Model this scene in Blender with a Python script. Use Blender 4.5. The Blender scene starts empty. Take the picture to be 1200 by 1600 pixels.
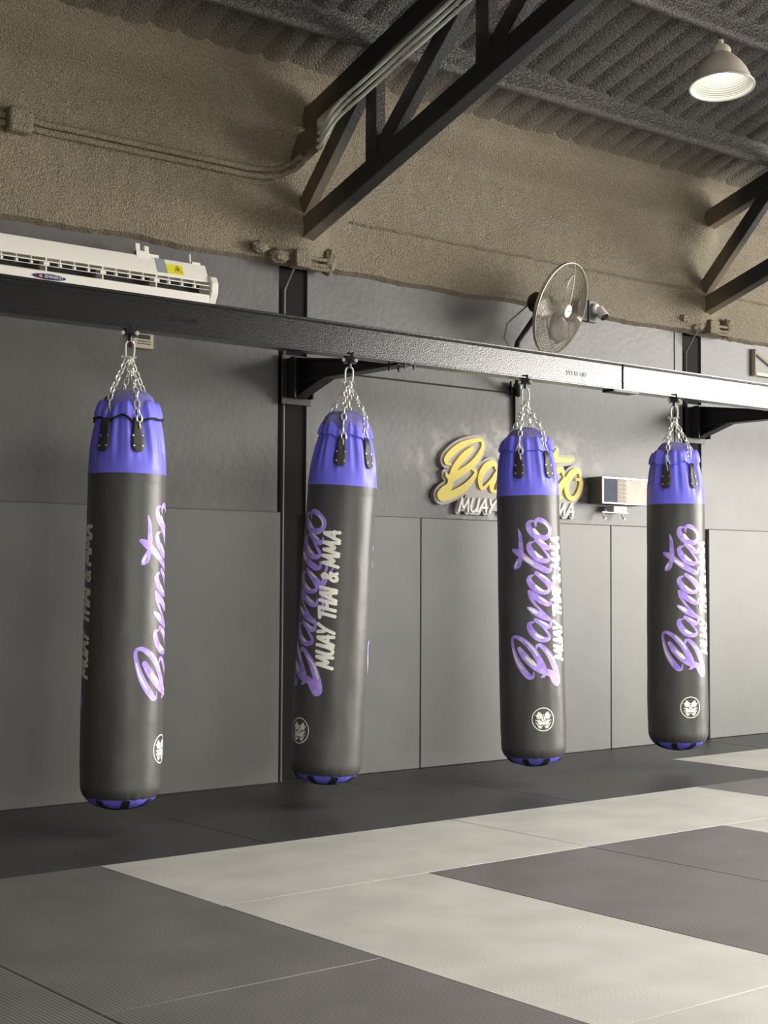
import bpy, bmesh, math, random
from mathutils import Vector, Matrix, noise, geometry
random.seed(7)
PI = math.pi
S = bpy.context.scene
COL = S.collection

# ------------------------------------------------------------------ camera
cd = bpy.data.cameras.new('camera'); cam = bpy.data.objects.new('camera', cd); COL.objects.link(cam)
FW = Vector((0.62947679, 0.77568163, 0.04557383)); RT = Vector((0.77633971, -0.63029604, 0.00485437))
UP = RT.cross(FW).normalized(); FW = UP.cross(RT).normalized()
cam.matrix_world = Matrix(((RT.x, UP.x, -FW.x, 0), (RT.y, UP.y, -FW.y, -7.4344), (RT.z, UP.z, -FW.z, 1.25), (0, 0, 0, 1)))
cd.sensor_fit = 'HORIZONTAL'; cd.sensor_width = 36; cd.lens = 2294.7/1200*36; cd.clip_end = 200
S.camera = cam

# ------------------------------------------------------------------ world, light, exposure
S.view_settings.view_transform = 'Standard'; S.view_settings.look = 'None'
S.view_settings.exposure = 0.12; S.view_settings.gamma = 1.0; S.view_settings.use_curve_mapping = False
w = bpy.data.worlds.new('overcast_sky'); S.world = w; w.use_nodes = True
w.node_tree.nodes['Background'].inputs[0].default_value = (1.0, 0.97, 0.91, 1)
w.node_tree.nodes['Background'].inputs[1].default_value = 1.3

def area(name, loc, target, sx, sy, power, color):
    l = bpy.data.lights.new(name, 'AREA'); l.shape = 'RECTANGLE'; l.size = sx; l.size_y = sy
    l.energy = power; l.color = color
    o = bpy.data.objects.new(name, l); COL.objects.link(o); o.location = loc
    o.rotation_euler = (Vector(target)-Vector(loc)).to_track_quat('-Z', 'Y').to_euler()
    return o
# daylight through the tall open side of the hall (right) and the low open front behind the camera
area('daylight_side_opening', (16.9, -8.6, 2.7), (0, -8.6, 2.4), 10.4, 5.0, 2500, (1, .96, .89))
area('daylight_front_opening', (1.6, -13.9, 2.0), (1.6, 0, 2.0), 7.5, 3.4, 260, (1, .96, .89))

area('added_overhead_light', (9.0, -6.6, 6.1), (9.0, -6.6, 0), 10, 2.2, 1150, (1, .97, .91)).data.spread = math.radians(128)  # added overhead light, put in to brighten the floor

# ------------------------------------------------------------------ materials
def mat(name, col, rough=.6, metal=0, col2=None, nscale=8, bump=0, bscale=60, emit=None, estr=0, coat=0, spec=None, detail=4, lo=.35, hi=.65, trans=0, bdist=.01, stretch=None):
    m = bpy.data.materials.new(name); m.use_nodes = True; nt = m.node_tree; b = nt.nodes['Principled BSDF']
    b.inputs['Base Color'].default_value = (*col, 1); b.inputs['Roughness'].default_value = rough; b.inputs['Metallic'].default_value = metal
    if spec is not None: b.inputs['Specular IOR Level'].default_value = spec
    if coat: b.inputs['Coat Weight'].default_value = coat; b.inputs['Coat Roughness'].default_value = .2
    if trans: b.inputs['Transmission Weight'].default_value = trans
    if emit: b.inputs['Emission Color'].default_value = (*emit, 1); b.inputs['Emission Strength'].default_value = estr
    tc = nt.nodes.new('ShaderNodeTexCoord'); src = tc.outputs['Object']
    if stretch:
        mp = nt.nodes.new('ShaderNodeMapping'); mp.inputs['Scale'].default_value = stretch
        nt.links.new(src, mp.inputs[0]); src = mp.outputs[0]
    if col2 is not None:
        n = nt.nodes.new('ShaderNodeTexNoise'); n.inputs['Scale'].default_value = nscale; n.inputs['Detail'].default_value = detail
        nt.links.new(src, n.inputs['Vector'])
        r = nt.nodes.new('ShaderNodeValToRGB'); r.color_ramp.elements[0].position = lo; r.color_ramp.elements[1].position = hi
        r.color_ramp.elements[0].color = (*col, 1); r.color_ramp.elements[1].color = (*col2, 1)
        nt.links.new(n.outputs[0], r.inputs[0]); nt.links.new(r.outputs[0], b.inputs['Base Color'])
    if bump:
        n = nt.nodes.new('ShaderNodeTexNoise'); n.inputs['Scale'].default_value = bscale; n.inputs['Detail'].default_value = 3
        nt.links.new(tc.outputs['Object'], n.inputs['Vector'])
        bp = nt.nodes.new('ShaderNodeBump'); bp.inputs['Strength'].default_value = bump; bp.inputs['Distance'].default_value = bdist
        nt.links.new(n.outputs[0], bp.inputs['Height']); nt.links.new(bp.outputs[0], b.inputs['Normal'])
    return m
def g(v, t=(1, 1, 1)): return (v*t[0], v*t[1], v*t[2])
WARM = (1.05, 1, .92)
M = {}
M['wall'] = mat('dark_painted_board', g(.086, (1.05, 1, .97)), .42, col2=g(.11, (1.05, 1, .97)), nscale=3, bump=.25, bscale=25, bdist=.006)
M['pad'] = mat('wall_pad_vinyl', g(.100, (1.0, 1, .95)), .42, col2=g(.118, (1.0, 1, .94)), nscale=2.2, bump=.15, bscale=220, bdist=.002)
M['gap'] = mat('dark_backing', g(.012), .8)
M['steel'] = mat('black_painted_steel', g(.016), .38, bump=.3, bscale=40, bdist=.003)
M['column'] = mat('matt_black_column_paint', g(.012), .7, spec=.12)
M['rail'] = mat('black_gloss_painted_rail', g(.006), .16, bump=.5, bscale=150, bdist=.0016, spec=.85)
M['foam'] = mat('sprayed_foam_brown', (.175, .143, .095), .6, col2=(.32, .266, .185), nscale=110, detail=2, lo=.36, hi=.66, bump=.9, bscale=105, bdist=.02)
M['rooffoam'] = mat('sprayed_foam_black', (.046, .040, .036), .42, col2=(.19, .168, .15), nscale=85, lo=.45, hi=.72, bump=1.0, bscale=85, bdist=.022, spec=.6)
def overspray(m):      # the brown wall foam drifts on to the first hand's breadth of the black roof foam
    nt = m.node_tree; bs = nt.nodes['Principled BSDF']; old = bs.inputs['Base Color'].links[0].from_socket
    geo = nt.nodes.new('ShaderNodeNewGeometry'); sp = nt.nodes.new('ShaderNodeSeparateXYZ'); nt.links.new(geo.outputs['Position'], sp.inputs[0])
    n = nt.nodes.new('ShaderNodeTexNoise'); n.inputs['Scale'].default_value = 6; n.inputs['Detail'].default_value = 5; nt.links.new(geo.outputs['Position'], n.inputs['Vector'])
    ad = nt.nodes.new('ShaderNodeMath'); ad.operation = 'MULTIPLY_ADD'; ad.inputs[1].default_value = .22; nt.links.new(n.outputs[0], ad.inputs[0]); nt.links.new(sp.outputs[1], ad.inputs[2])
    mr = nt.nodes.new('ShaderNodeMapRange'); mr.inputs[1].default_value = -.46; mr.inputs[2].default_value = -.08; nt.links.new(ad.outputs[0], mr.inputs[0])
    mx = nt.nodes.new('ShaderNodeMix'); mx.data_type = 'RGBA'; nt.links.new(mr.outputs[0], mx.inputs[0]); nt.links.new(old, mx.inputs[6]); mx.inputs[7].default_value = (.20, .165, .11, 1)
    nt.links.new(mx.outputs[2], bs.inputs['Base Color'])
overspray(M['rooffoam'])
M['purple'] = mat('purple_vinyl', (.17, .16, .86), .40, col2=(.20, .19, .92), nscale=5, bump=.12, bscale=30, bdist=.01)
M['purple_dull'] = mat('dusty_purple_vinyl', (.13, .12, .42), .6, col2=(.26, .24, .42), nscale=9)
M['leather'] = mat('black_bag_vinyl', g(.058, (1.03, 1, .94)), .40, col2=g(.085, (1.03, 1, .94)), nscale=5, stretch=(1, 1, .35), bump=.15, bscale=9, bdist=.02, detail=8)
M['tab'] = mat('black_leather', g(.03, (1.1, 1, .9)), .5, col2=g(.05), nscale=60, bump=.4, bscale=150, bdist=.002)
M['webbing'] = mat('black_webbing', g(.012), .7)
M['chrome'] = mat('zinc_plated_steel', (.85, .84, .77), .32, metal=.6)
M['blacksteel'] = mat('black_clamp_steel', g(.01), .3, coat=.3)
M['lilac'] = mat('lilac_print', (.36, .23, .88), .4, col2=(.56, .42, .95), nscale=22)
M['whiteprint'] = mat('white_print', (.88, .87, .82), .45)
M['creamprint'] = mat('cream_print', (.90, .91, .80), .45)
M['mat_black'] = mat('black_mat', g(.022, (1.05, 1, .97)), .48, col2=g(.029, (1.05, 1, .97)), nscale=3, bump=.2, bscale=300, bdist=.001)
def ribbed(name, c1, c2, rough):
    m = mat(name, c1, rough, col2=c2, nscale=3.5, detail=10)
    nt = m.node_tree; b = nt.nodes['Principled BSDF']; tc = nt.nodes['Texture Coordinate']
    wv = nt.nodes.new('ShaderNodeTexWave'); wv.wave_type = 'BANDS'; wv.bands_direction = 'X'; wv.inputs['Scale'].default_value = 22; wv.inputs['Distortion'].default_value = .3
    nt.links.new(tc.outputs['Object'], wv.inputs['Vector'])
    bp = nt.nodes.new('ShaderNodeBump'); bp.inputs['Strength'].default_value = .45; bp.inputs['Distance'].default_value = .0025
    nt.links.new(wv.outputs['Fac'], bp.inputs['Height']); nt.links.new(bp.outputs[0], b.inputs['Normal'])
    return m
M['mat_dark'] = ribbed('dark_grey_mat', g(.086, (1.06, 1, .96)), g(.106, (1.06, 1, .96)), .5)
M['mat_light'] = ribbed('light_grey_mat', g(.32, (1.03, 1, .92)), g(.38, (1.03, 1, .92)), .5)
M['acwhite'] = mat('cream_plastic', (.92, .89, .81), .4)
M['yellow'] = mat('yellow_paint', (.86, .70, .10), .5)
M['plate'] = mat('grey_sign_board', (.40, .37, .35), .5)
M['white'] = mat('white_paint', (.85, .84, .80), .5)
M['galv'] = mat('galvanised_conduit', (.66, .68, .61), .45, metal=.05)
M['dark'] = mat('dark_plastic', g(.015), .4)
M['darkgrey'] = mat('grey_plastic', g(.12), .4)
M['beige'] = mat('beige_plastic', (.62, .54, .40), .5)
M['stickeryellow'] = mat('yellow_sticker', (.90, .80, .05), .5)
M['silver'] = mat('silver_film', (.62, .65, .72), .3, metal=.5)
M['navy'] = mat('navy_enamel', (.02, .03, .14), .3)
M['orange'] = mat('orange_enamel', (.8, .25, .06), .4)
M['wire'] = mat('cage_wire', (.36, .33, .26), .35, metal=.5)
M['blade'] = mat('fan_blade', (.30, .28, .25), .35, metal=.3)
M['pane_reflection'] = mat('painted_reflection_glass', (.50, .44, .35), .45, col2=(.62, .56, .46), nscale=9, spec=.3)  # cream colour paints in the warm hall reflected by the pane
M['screen'] = mat('dark_blue_screen', (.03, .045, .08), .5, col2=(.055, .07, .11), nscale=18, spec=.15)
M['keypad'] = mat('keypad_face', (.42, .34, .30), .5, spec=.2)
M['lampshell'] = mat('aluminium_reflector', (.86, .78, .66), .4)
M['lampinner'] = mat('ribbed_reflector_inside', (.50, .50, .46), .3)
M['bulb'] = mat('lit_bulb', (1, 1, 1), .3, emit=(1, 1, .93), estr=4)
M['added_glow'] = mat('added_glowing_sheet', (.8, .8, .76), .5, emit=(1, .97, .91), estr=3)  # glow of the added roof strip, not a known skylight
M['concrete'] = mat('concrete', g(.2), .8)

# ------------------------------------------------------------------ mesh helpers
class MB:
    def __init__(s): s.bm = bmesh.new()
    def box(s, x0, x1, y0, y1, z0, z1, m=None):
        c = Vector(((x0+x1)/2, (y0+y1)/2, (z0+z1)/2))
        r = bmesh.ops.create_cube(s.bm, size=1, matrix=Matrix.Translation(c) @ Matrix.Diagonal((abs(x1-x0), abs(y1-y0), abs(z1-z0), 1)))
        if m: bmesh.ops.transform(s.bm, matrix=m, verts=r['verts'])
        return s
    def poly_x(s, pts, x0, x1):          # outline in (y, z) pushed along x
        a = [s.bm.verts.new((x0, y, z)) for y, z in pts]; b = [s.bm.verts.new((x1, y, z)) for y, z in pts]
        n = len(pts); s.bm.faces.new(a); s.bm.faces.new(b[::-1])
        for i in range(n): s.bm.faces.new((a[i], b[i], b[(i+1) % n], a[(i+1) % n]))
        return s
    def tube(s, pts, r, n=8, closed=False, caps=True):
        P = [Vector(p) for p in pts]; N = len(P); rs = r if isinstance(r, (list, tuple)) else [r]*N
        T = []
        for i in range(N):
            a = P[(i-1) % N] if (closed or i > 0) else P[i]; b = P[(i+1) % N] if (closed or i < N-1) else P[i]
            T.append((b-a).normalized())
        up = Vector((0, 0, 1)) if abs(T[0].z) < .9 else Vector((1, 0, 0))
        u = T[0].cross(up).normalized(); rings = []
        for i in range(N):
            u = (u - T[i]*u.dot(T[i])).normalized(); v = T[i].cross(u)
            rings.append([s.bm.verts.new(P[i]+(u*math.cos(2*PI*k/n)+v*math.sin(2*PI*k/n))*rs[i]) for k in range(n)])
        for i in range(N if closed else N-1):
            A, B = rings[i], rings[(i+1) % N]
            off = 0
            if closed and i == N-1:
                off = min(range(n), key=lambda o: (A[0].co-B[o].co).length)
            for k in range(n): s.bm.faces.new((A[k], A[(k+1) % n], B[(k+1+off) % n], B[(k+off) % n]))
        if caps and not closed: s.bm.faces.new(rings[0][::-1]); s.bm.faces.new(rings[-1])
        return s
    def lathe(s, prof, n=32, m=None, cap0=True, cap1=True):   # prof: (r, z) about z
        rings = []
        for r, z in prof:
            if r < 1e-5: rings.append([s.bm.verts.new((0, 0, z))])
            else: rings.append([s.bm.verts.new((r*math.cos(2*PI*k/n), r*math.sin(2*PI*k/n), z)) for k in range(n)])
        for A, B in zip(rings, rings[1:]):
            for k in range(n):
                f = [A[k % len(A)], A[(k+1) % len(A)], B[(k+1) % len(B)], B[k % len(B)]]
                f = list(dict.fromkeys(f))
                if len(f) > 2: s.bm.faces.new(f)
        if cap0 and len(rings[0]) > 1: s.bm.faces.new(rings[0][::-1])
        if cap1 and len(rings[-1]) > 1: s.bm.faces.new(rings[-1])
        if m is not None: bmesh.ops.transform(s.bm, matrix=m, verts=[v for R in rings for v in R])
        return s
    def build(s, name, material, parent=None, smooth=35, bevel=0, mtx=None, recalc=True):
        if recalc: bmesh.ops.recalc_face_normals(s.bm, faces=s.bm.faces)
        me = bpy.data.meshes.new(name); s.bm.to_mesh(me); s.bm.free()
        for mm in (material if isinstance(material, list) else [material]): me.materials.append(mm)
        if smooth:
            me.shade_smooth(); me.set_sharp_from_angle(angle=math.radians(smooth))
        o = bpy.data.objects.new(name, me); COL.objects.link(o)
        if parent: o.parent = parent
        if mtx is not None: o.matrix_local = mtx
        if bevel:
            b = o.modifiers.new('bevel', 'BEVEL'); b.width = bevel; b.segments = 2; b.limit_method = 'ANGLE'
        return o
def tag(o, label, cat, group=None):
    o['label'] = label; o['category'] = cat
    if group: o['group'] = group
    return o
def thing(name, loc, label, cat, group=None, mtx=None):
    o = bpy.data.objects.new(name, None); COL.objects.link(o); o.location = loc; o.empty_display_size = .1
    if mtx is not None: o.matrix_world = mtx
    return tag(o, label, cat, group)
def struct(o): o['kind'] = 'structure'; return o
def rot_to(d): return Vector(d).to_track_quat('Z', 'Y').to_matrix().to_4x4()
def text_mesh(name, body, size, material, parent, mtx, extrude=.0006, bold=0):
    c = bpy.data.curves.new('tmp', 'FONT'); c.body = body; c.size = size; c.extrude = extrude; c.offset = bold; c.align_x = 'CENTER'; c.align_y = 'CENTER'
    o = bpy.data.objects.new('tmp', c); COL.objects.link(o)
    dg = bpy.context.evaluated_depsgraph_get(); me = bpy.data.meshes.new_from_object(o.evaluated_get(dg))
    bpy.data.objects.remove(o); me.materials.clear(); me.materials.append(material)
    o = bpy.data.objects.new(name, me); COL.objects.link(o); o.parent = parent; o.matrix_local = mtx
    return o
def smooth_path(P, step):
    """Catmull-Rom through tuples of any length"""
    out = []; n = len(P)
    for i in range(n-1):
        p0, p1, p2, p3 = P[max(i-1, 0)], P[i], P[i+1], P[min(i+2, n-1)]
        d = math.dist(p1[:2], p2[:2]); k = max(1, int(d/step))
        for j in range(k):
            t = j/k
            out.append(tuple(.5*((2*b)+(c-a)*t+(2*a-5*b+4*c-d_)*t*t+(3*b-a-3*c+d_)*t**3) for a, b, c, d_ in zip(p0, p1, p2, p3)))
    out.append(tuple(P[-1])); return out
def ribbon(bm, P, mapf, step=.012, grow=1, add=0, rounded=True, across=2, thick=None):
    """brush stroke: P = (u, v, halfwidth); mapf(u, v) -> 3-D point (mapf(u,v,h) when thick)"""
    Q = smooth_path(P, step); N = len(Q); rows = []
    hw = [max(q[2], .0008)*grow+add for q in Q]
    def tan(i):
        a = Q[max(i-1, 0)]; b = Q[min(i+1, N-1)]; d = Vector((b[0]-a[0], b[1]-a[1])); return d.normalized() if d.length > 1e-9 else Vector((1, 0))
    def row(c, t, h): return [(c[0]-t.y*h*(2*k/across-1), c[1]+t.x*h*(2*k/across-1)) for k in range(across+1)]
    if rounded:
        t = tan(0)
        for a in (80, 60, 35, 15): rows.append(row((Q[0][0]-t.x*hw[0]*math.sin(math.radians(a)), Q[0][1]-t.y*hw[0]*math.sin(math.radians(a))), t, hw[0]*math.cos(math.radians(a))))
    for i in range(N): rows.append(row(Q[i], tan(i), hw[i]))
    if rounded:
        t = tan(N-1)
        for a in (15, 35, 60, 80): rows.append(row((Q[-1][0]+t.x*hw[-1]*math.sin(math.radians(a)), Q[-1][1]+t.y*hw[-1]*math.sin(math.radians(a))), t, hw[-1]*math.cos(math.radians(a))))
    V = [[bm.verts.new(mapf(*p)) for p in r] for r in rows]
    for A, B in zip(V, V[1:]):
        for k in range(across): bm.faces.new((A[k], A[k+1], B[k+1], B[k]))
    if thick:
        W = [[bm.verts.new(v.co+thick) for v in (r[0], r[-1])] for r in V]
        for i in range(len(V)-1):
            bm.faces.new((V[i][0], V[i+1][0], W[i+1][0], W[i][0])); bm.faces.new((V[i+1][-1], V[i][-1], W[i][1], W[i+1][1]))
        bm.faces.new((V[0][0], *[V[0][k] for k in range(1, across+1)], W[0][1], W[0][0])); bm.faces.new((V[-1][-1], *[V[-1][k] for k in range(across-1, -1, -1)], W[-1][0], W[-1][1]))

CAPS = {
 'M': (.92, [[(0, 0), (.12, .95)], [(.12, .95), (.36, .25), (.62, .98)], [(.62, .98), (.74, 0)]]),
 'U': (.68, [[(.05, 1), (.0, .35), (.12, .03), (.35, .05), (.48, .4), (.52, 1)], [(.52, 1), (.52, .02)]]),
 'A': (.72, [[(0, 0), (.32, .97), (.38, .97)], [(.36, .97), (.56, 0)], [(.08, .36), (.56, .33)]]),
 'Y': (.66, [[(.02, 1), (.14, .6), (.28, .5)], [(.56, 1), (.28, .5), (.12, 0)]]),
 'T': (.66, [[(0, .93), (.64, 1)], [(.33, .97), (.26, 0)]]),
 'H': (.68, [[(.06, 1), (0, 0)], [(.54, 1), (.48, 0)], [(.03, .48), (.52, .54)]]),
 'I': (.26, [[(.04, 1), (0, 0)]]),
 '&': (.66, [[(.55, .02), (.14, .7), (.22, .96), (.38, .85), (.3, .6), (.03, .3), (.06, .04), (.3, .04), (.52, .42)]]),
 ' ': (.36, [])}
def caps_strokes(text, u0, u1, vbot, vtop, hw=.085):
    tot = sum(CAPS[c][0] for c in text); sc = (u1-u0)/tot; h = vtop-vbot; out = []; x = 0
    for c in text:
        for st in CAPS[c][1]:
            out.append([(u0+(x+a+.16*b)*sc, vbot+b*h, hw*h) for a, b in st])
        x += CAPS[c][0]
    return out

# ================================================================== the hall
W0 = .03      # face of the painted wall; the pads in front of it reach y = 0
XL, XR, YF = -4.0, 17.0, -14.0
COLX = ((5.205, 5.425), (9.08, 9.31))
TAN = .33; ROOF0 = 4.25
def roofz(y): return ROOF0 - TAN*y

b = MB(); b.box(XL-.2, XR+.2, .5, YF-.2, -.25, -.03); struct(b.build('floor', M['concrete'], smooth=0))
b = MB()
xs = [XL, COLX[0][0], COLX[0][1], COLX[1][0], COLX[1][1], XR]
for a, c in ((0, 1), (2, 3), (4, 5)): b.box(xs[a], xs[c], W0, .30, 0, 4.3)
def wall_material():
    m = M['wall']; nt = m.node_tree; bs = nt.nodes['Principled BSDF']; tc = nt.nodes['Texture Coordinate']
    old = bs.inputs['Base Color'].links[0].from_socket
    # chalky filler smeared on the board round the sign
    mp = nt.nodes.new('ShaderNodeMapping'); mp.inputs['Location'].default_value = (-7.22, 0, -1.98); nt.links.new(tc.outputs['Object'], mp.inputs[0])
    mp2 = nt.nodes.new('ShaderNodeMapping'); mp2.inputs['Scale'].default_value = (1.02, .01, 2.6); nt.links.new(mp.outputs[0], mp2.inputs[0])
    ln = nt.nodes.new('ShaderNodeVectorMath'); ln.operation = 'LENGTH'; nt.links.new(mp2.outputs[0], ln.inputs[0])
    mr = nt.nodes.new('ShaderNodeMapRange'); mr.inputs[1].default_value = .68; mr.inputs[2].default_value = 1.12; mr.inputs[3].default_value = 1; mr.inputs[4].default_value = 0
    nt.links.new(ln.outputs['Value'], mr.inputs[0])
    ns = nt.nodes.new('ShaderNodeTexNoise'); ns.inputs['Scale'].default_value = 9; ns.inputs['Detail'].default_value = 8; nt.links.new(tc.outputs['Object'], ns.inputs['Vector'])
    r2 = nt.nodes.new('ShaderNodeMapRange'); r2.inputs[1].default_value = .47; r2.inputs[2].default_value = .66; nt.links.new(ns.outputs[0], r2.inputs[0])
    mu = nt.nodes.new('ShaderNodeMath'); mu.operation = 'MULTIPLY'; nt.links.new(mr.outputs[0], mu.inputs[0]); nt.links.new(r2.outputs[0], mu.inputs[1])
    mx = nt.nodes.new('ShaderNodeMix'); mx.data_type = 'RGBA'; nt.links.new(mu.outputs[0], mx.inputs[0]); nt.links.new(old, mx.inputs[6]); mx.inputs[7].default_value = (.36, .34, .30, 1)
    nt.links.new(mx.outputs[2], bs.inputs['Base Color'])
wall_material()
struct(b.build('wall_back', M['wall'], smooth=0))
b = MB(); b.box(xs[1], xs[2], .16, .30, 0, 4.3).box(xs[3], xs[4], .16, .30, 0, 4.3)
struct(b.build('trim_1', M['gap'], smooth=0))                  # backing of the two column recesses
b = MB(); b.box(XL-.2, XL, .3, YF-.2, 0, 7.2); struct(b.build('wall_left', M['wall'], smooth=0))
# right side: tall open bay from y=-13.8 to y=-3.4
b = MB(); b.box(XR, XR+.2, .3, -3.4, 0, 7.2).box(XR, XR+.2, -13.8, YF-.2, 0, 7.2).box(XR, XR+.2, -3.4, -13, 4.75, 7.2)
struct(b.build('wall_right', M['wall'], smooth=0))
# front side behind the camera: wide low opening
b = MB(); b.box(XL, -2.2, YF, YF-.2, 0, 7.2).box(5.4, XR, YF, YF-.2, 0, 7.2).box(-2.2, 5.4, YF, YF-.2, 3.75, 7.2)
struct(b.build('wall_front', M['wall'], smooth=0))
b = MB(); b.box(XL-6, XR+25, 10, -40, -.35, -.26); struct(b.build('trim_2', M['concrete'], smooth=0))   # paved ground outside

# raised seam line of the boards at z 2.57 and board joints
b = MB()
b.box(5.43, 7.16, .022, W0+.005, 2.563, 2.572)
for a in (8.98,): b.box(a, a+.006, .026, W0+.005, 1.7, 3.2)
struct(b.build('trim_3', M['gap'], smooth=0))

# corrugated roof deck under sprayed foam
def deck(y0, y1, ny, zf, name):
    bm = bmesh.new(); per = .189; prof = ((0, .006), (.045, 0), (.10, .002), (.133, .008), (.137, .030), (.156, .028)); X = []
    x = XL-.2
    while x < XR+.3:
        for dx, dz in prof: X.append((x+dx, dz))
        x += per
    rows = []
    for j in range(ny+1):
        y = y0+(y1-y0)*j/ny; row = []
        fade = max(0, min(1, (-y-.16)/.34)) if y0 > 0 else 1
        for xx, dz in X:
            dz *= fade
            n = noise.noise(Vector((xx*7, y*7, 3)))*.008 + noise.noise(Vector((xx*2, y*3, 9)))*.008
            row.append(bm.verts.new((xx+n*.6, y, zf(y)+dz+n)))
        rows.append(row)
    for A, B in zip(rows, rows[1:]):
        for k in range(len(X)-1): bm.faces.new((A[k], B[k], B[k+1], A[k+1]))
    # sheet has a body: lid above
    lid = [bm.verts.new((xx, yy, zf(yy)+.12)) for xx, yy in ((XL-.2, y0), (XR+.3, y0), (XR+.3, y1), (XL-.2, y1))]
    bm.faces.new(lid)
    mb = MB(); mb.bm.free(); mb.bm = bm
    return struct(mb.build(name, M['rooffoam'], smooth=50, recalc=False))
deck(.3, -4.0, 110, lambda y: roofz(y), 'ceiling')
deck(-4.0, -8.0, 30, lambda y: roofz(y), 'ceiling_upper')
b = MB(); b.poly_x([(-5.5, roofz(-5.5)-.004), (-7.7, roofz(-7.7)-.004), (-7.7, roofz(-7.7)-.012), (-5.5, roofz(-5.5)-.012)], 4, 14); struct(b.build('added_roof_glow', M['added_glow'], smooth=0))   # added glowing strip in the roof, above the added overhead light
deck(-8.0, -14.3, 40, lambda y: roofz(-8)+TAN*(y+8), 'ceiling_front')

# sprayed foam on the top of the wall, swelling into the trusses and the roof
def bulge(x, z):
    s = 0
    for xc in (5.27, 9.16):
        d = abs(x-xc)
        s += math.exp(-(d/.20)**2)*(.10*math.exp(-((z-3.42)/.16)**2)+.13*math.exp(-((z-4.02)/.14)**2)+.035)
        s += .03*math.exp(-((d-.35)/.16)**2)*math.exp(-((z-3.62)/.07)**2)
    return s
b = MB(); bm = b.bm; rows = []
prof = [(-.018, 3.2+i*.02) for i in range(43)] + [(-.022-.19*math.sin(t*PI/16)**1.6*1.0, 4.06+.19*t/8+.05*(t/8)**2) for t in range(1, 9)] + [(-.27, 4.335), (-.31, 4.38)]
x = XL; X = []
while x <= XR: X.append(x); x += .02 if 3.0 < x < 10.6 else .2
for i, (y, z) in enumerate(prof):
    row = []
    for x in X:
        n = noise.noise(Vector((x*9, z*9, 1)))*.006+noise.noise(Vector((x*1.7, z*2.5, 5)))*.022
        zz = z; k = 1
        if i < 3:
            e = .020*noise.noise(Vector((x*2.3, 0, 7)))+.008*noise.noise(Vector((x*14, 0, 2)))
            zz = z+e; k = .3
        top = max(0, min(1, (z-4.0)/.3))
        yy = y-(n+.012)*k*(1-.5*top)-bulge(x, z)*(1-top)
        if i == 0: yy = W0-.001
        row.append(bm.verts.new((x, yy, zz+.012*top*noise.noise(Vector((x*5, y*8, 4))))))
    rows.append(row)
for A, B in zip(rows, rows[1:]):
    for k in range(len(X)-1): bm.faces.new((A[k], A[k+1], B[k+1], B[k]))
struct(b.build('wall_upper', M['foam'], smooth=60, recalc=False))
# groove line in the foam
b = MB()
for x0, x1 in ((5.72, 9.12), (9.35, 13)):
    P = [(x0+(x1-x0)*i/60, -.043-.02*noise.noise(Vector(((x0+(x1-x0)*i/60)*1.7, 8.8, 5)))-bulge(x0+(x1-x0)*i/60, 3.53)*.9, 3.535+.006*noise.noise(Vector((i*.6, 0, 0)))) for i in range(61)]
    b.tube(P, .006, 5)
struct(b.build('trim_4', M['rooffoam']))

# purlins hanging under the deck, coated with the same foam
for i, y in enumerate((-.74, -1.68, -2.62, -3.56, -4.5, -5.44)):
    b = MB(); zt = roofz(y)+.02; zb = roofz(y)-.128; n = 90; rows = []
    sec = [(y, zt), (y, zb+.01), (y-.01, zb), (y-.058, zb), (y-.066, zb+.012), (y-.066, zb+.045), (y-.052, zb+.06), (y-.056, zt+.03)]
    for k in range(n+1):
        x = XL+(XR-XL)*k/n
        rows.append([b.bm.verts.new((x, yy+.006*noise.noise(Vector((x*4, yy*30, zz*20))), zz+.006*noise.noise(Vector((x*5, yy*20, 4+zz*9))))) for yy, zz in sec])
    for A, B in zip(rows, rows[1:]):
        for q in range(len(sec)): b.bm.faces.new((A[q], A[(q+1) % 8], B[(q+1) % 8], B[q]))
    b.bm.faces.new(rows[0]); b.bm.faces.new(rows[-1][::-1])
    tag(b.build('roof_purlin', M['rooffoam'], smooth=60), ['foam-coated roof purlin nearest the wall, crossing above both trusses', 'foam-coated roof purlin that the bell lamp hangs from'][i] if i < 2 else 'foam-coated roof purlin out over the hall beyond the top of the picture', 'purlin', 'purlins under the corrugated roof' )

# ------------------------------------------------------------------ wall pads
pads = [(3.9-2.45, 3.9-1.3, 'wall_a'), (2.62, 5.212, 'dark grey wall pad at the far left, behind the leftmost punching bag'),
        (5.43, 6.348, 'grey wall pad behind the second punching bag, right of the near black column'),
        (6.353, 8.210, 'wide grey wall pad behind the third punching bag, below the yellow sign'),
        (8.215, 9.30, 'grey wall pad behind the fourth punching bag, below the wall display box'),
        (9.36, 11.3, 'grey wall pad at the right edge, beyond the far column')]
for x0, x1, lab in pads:
    if lab == 'wall_a': continue
    b = MB(); b.box(x0, x1, 0, W0, 0, 1.66)
    o = b.build('wall_pad', M['pad'], bevel=.006); tag(o, lab, 'wall pad', 'grey crash pads along the wall')

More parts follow.
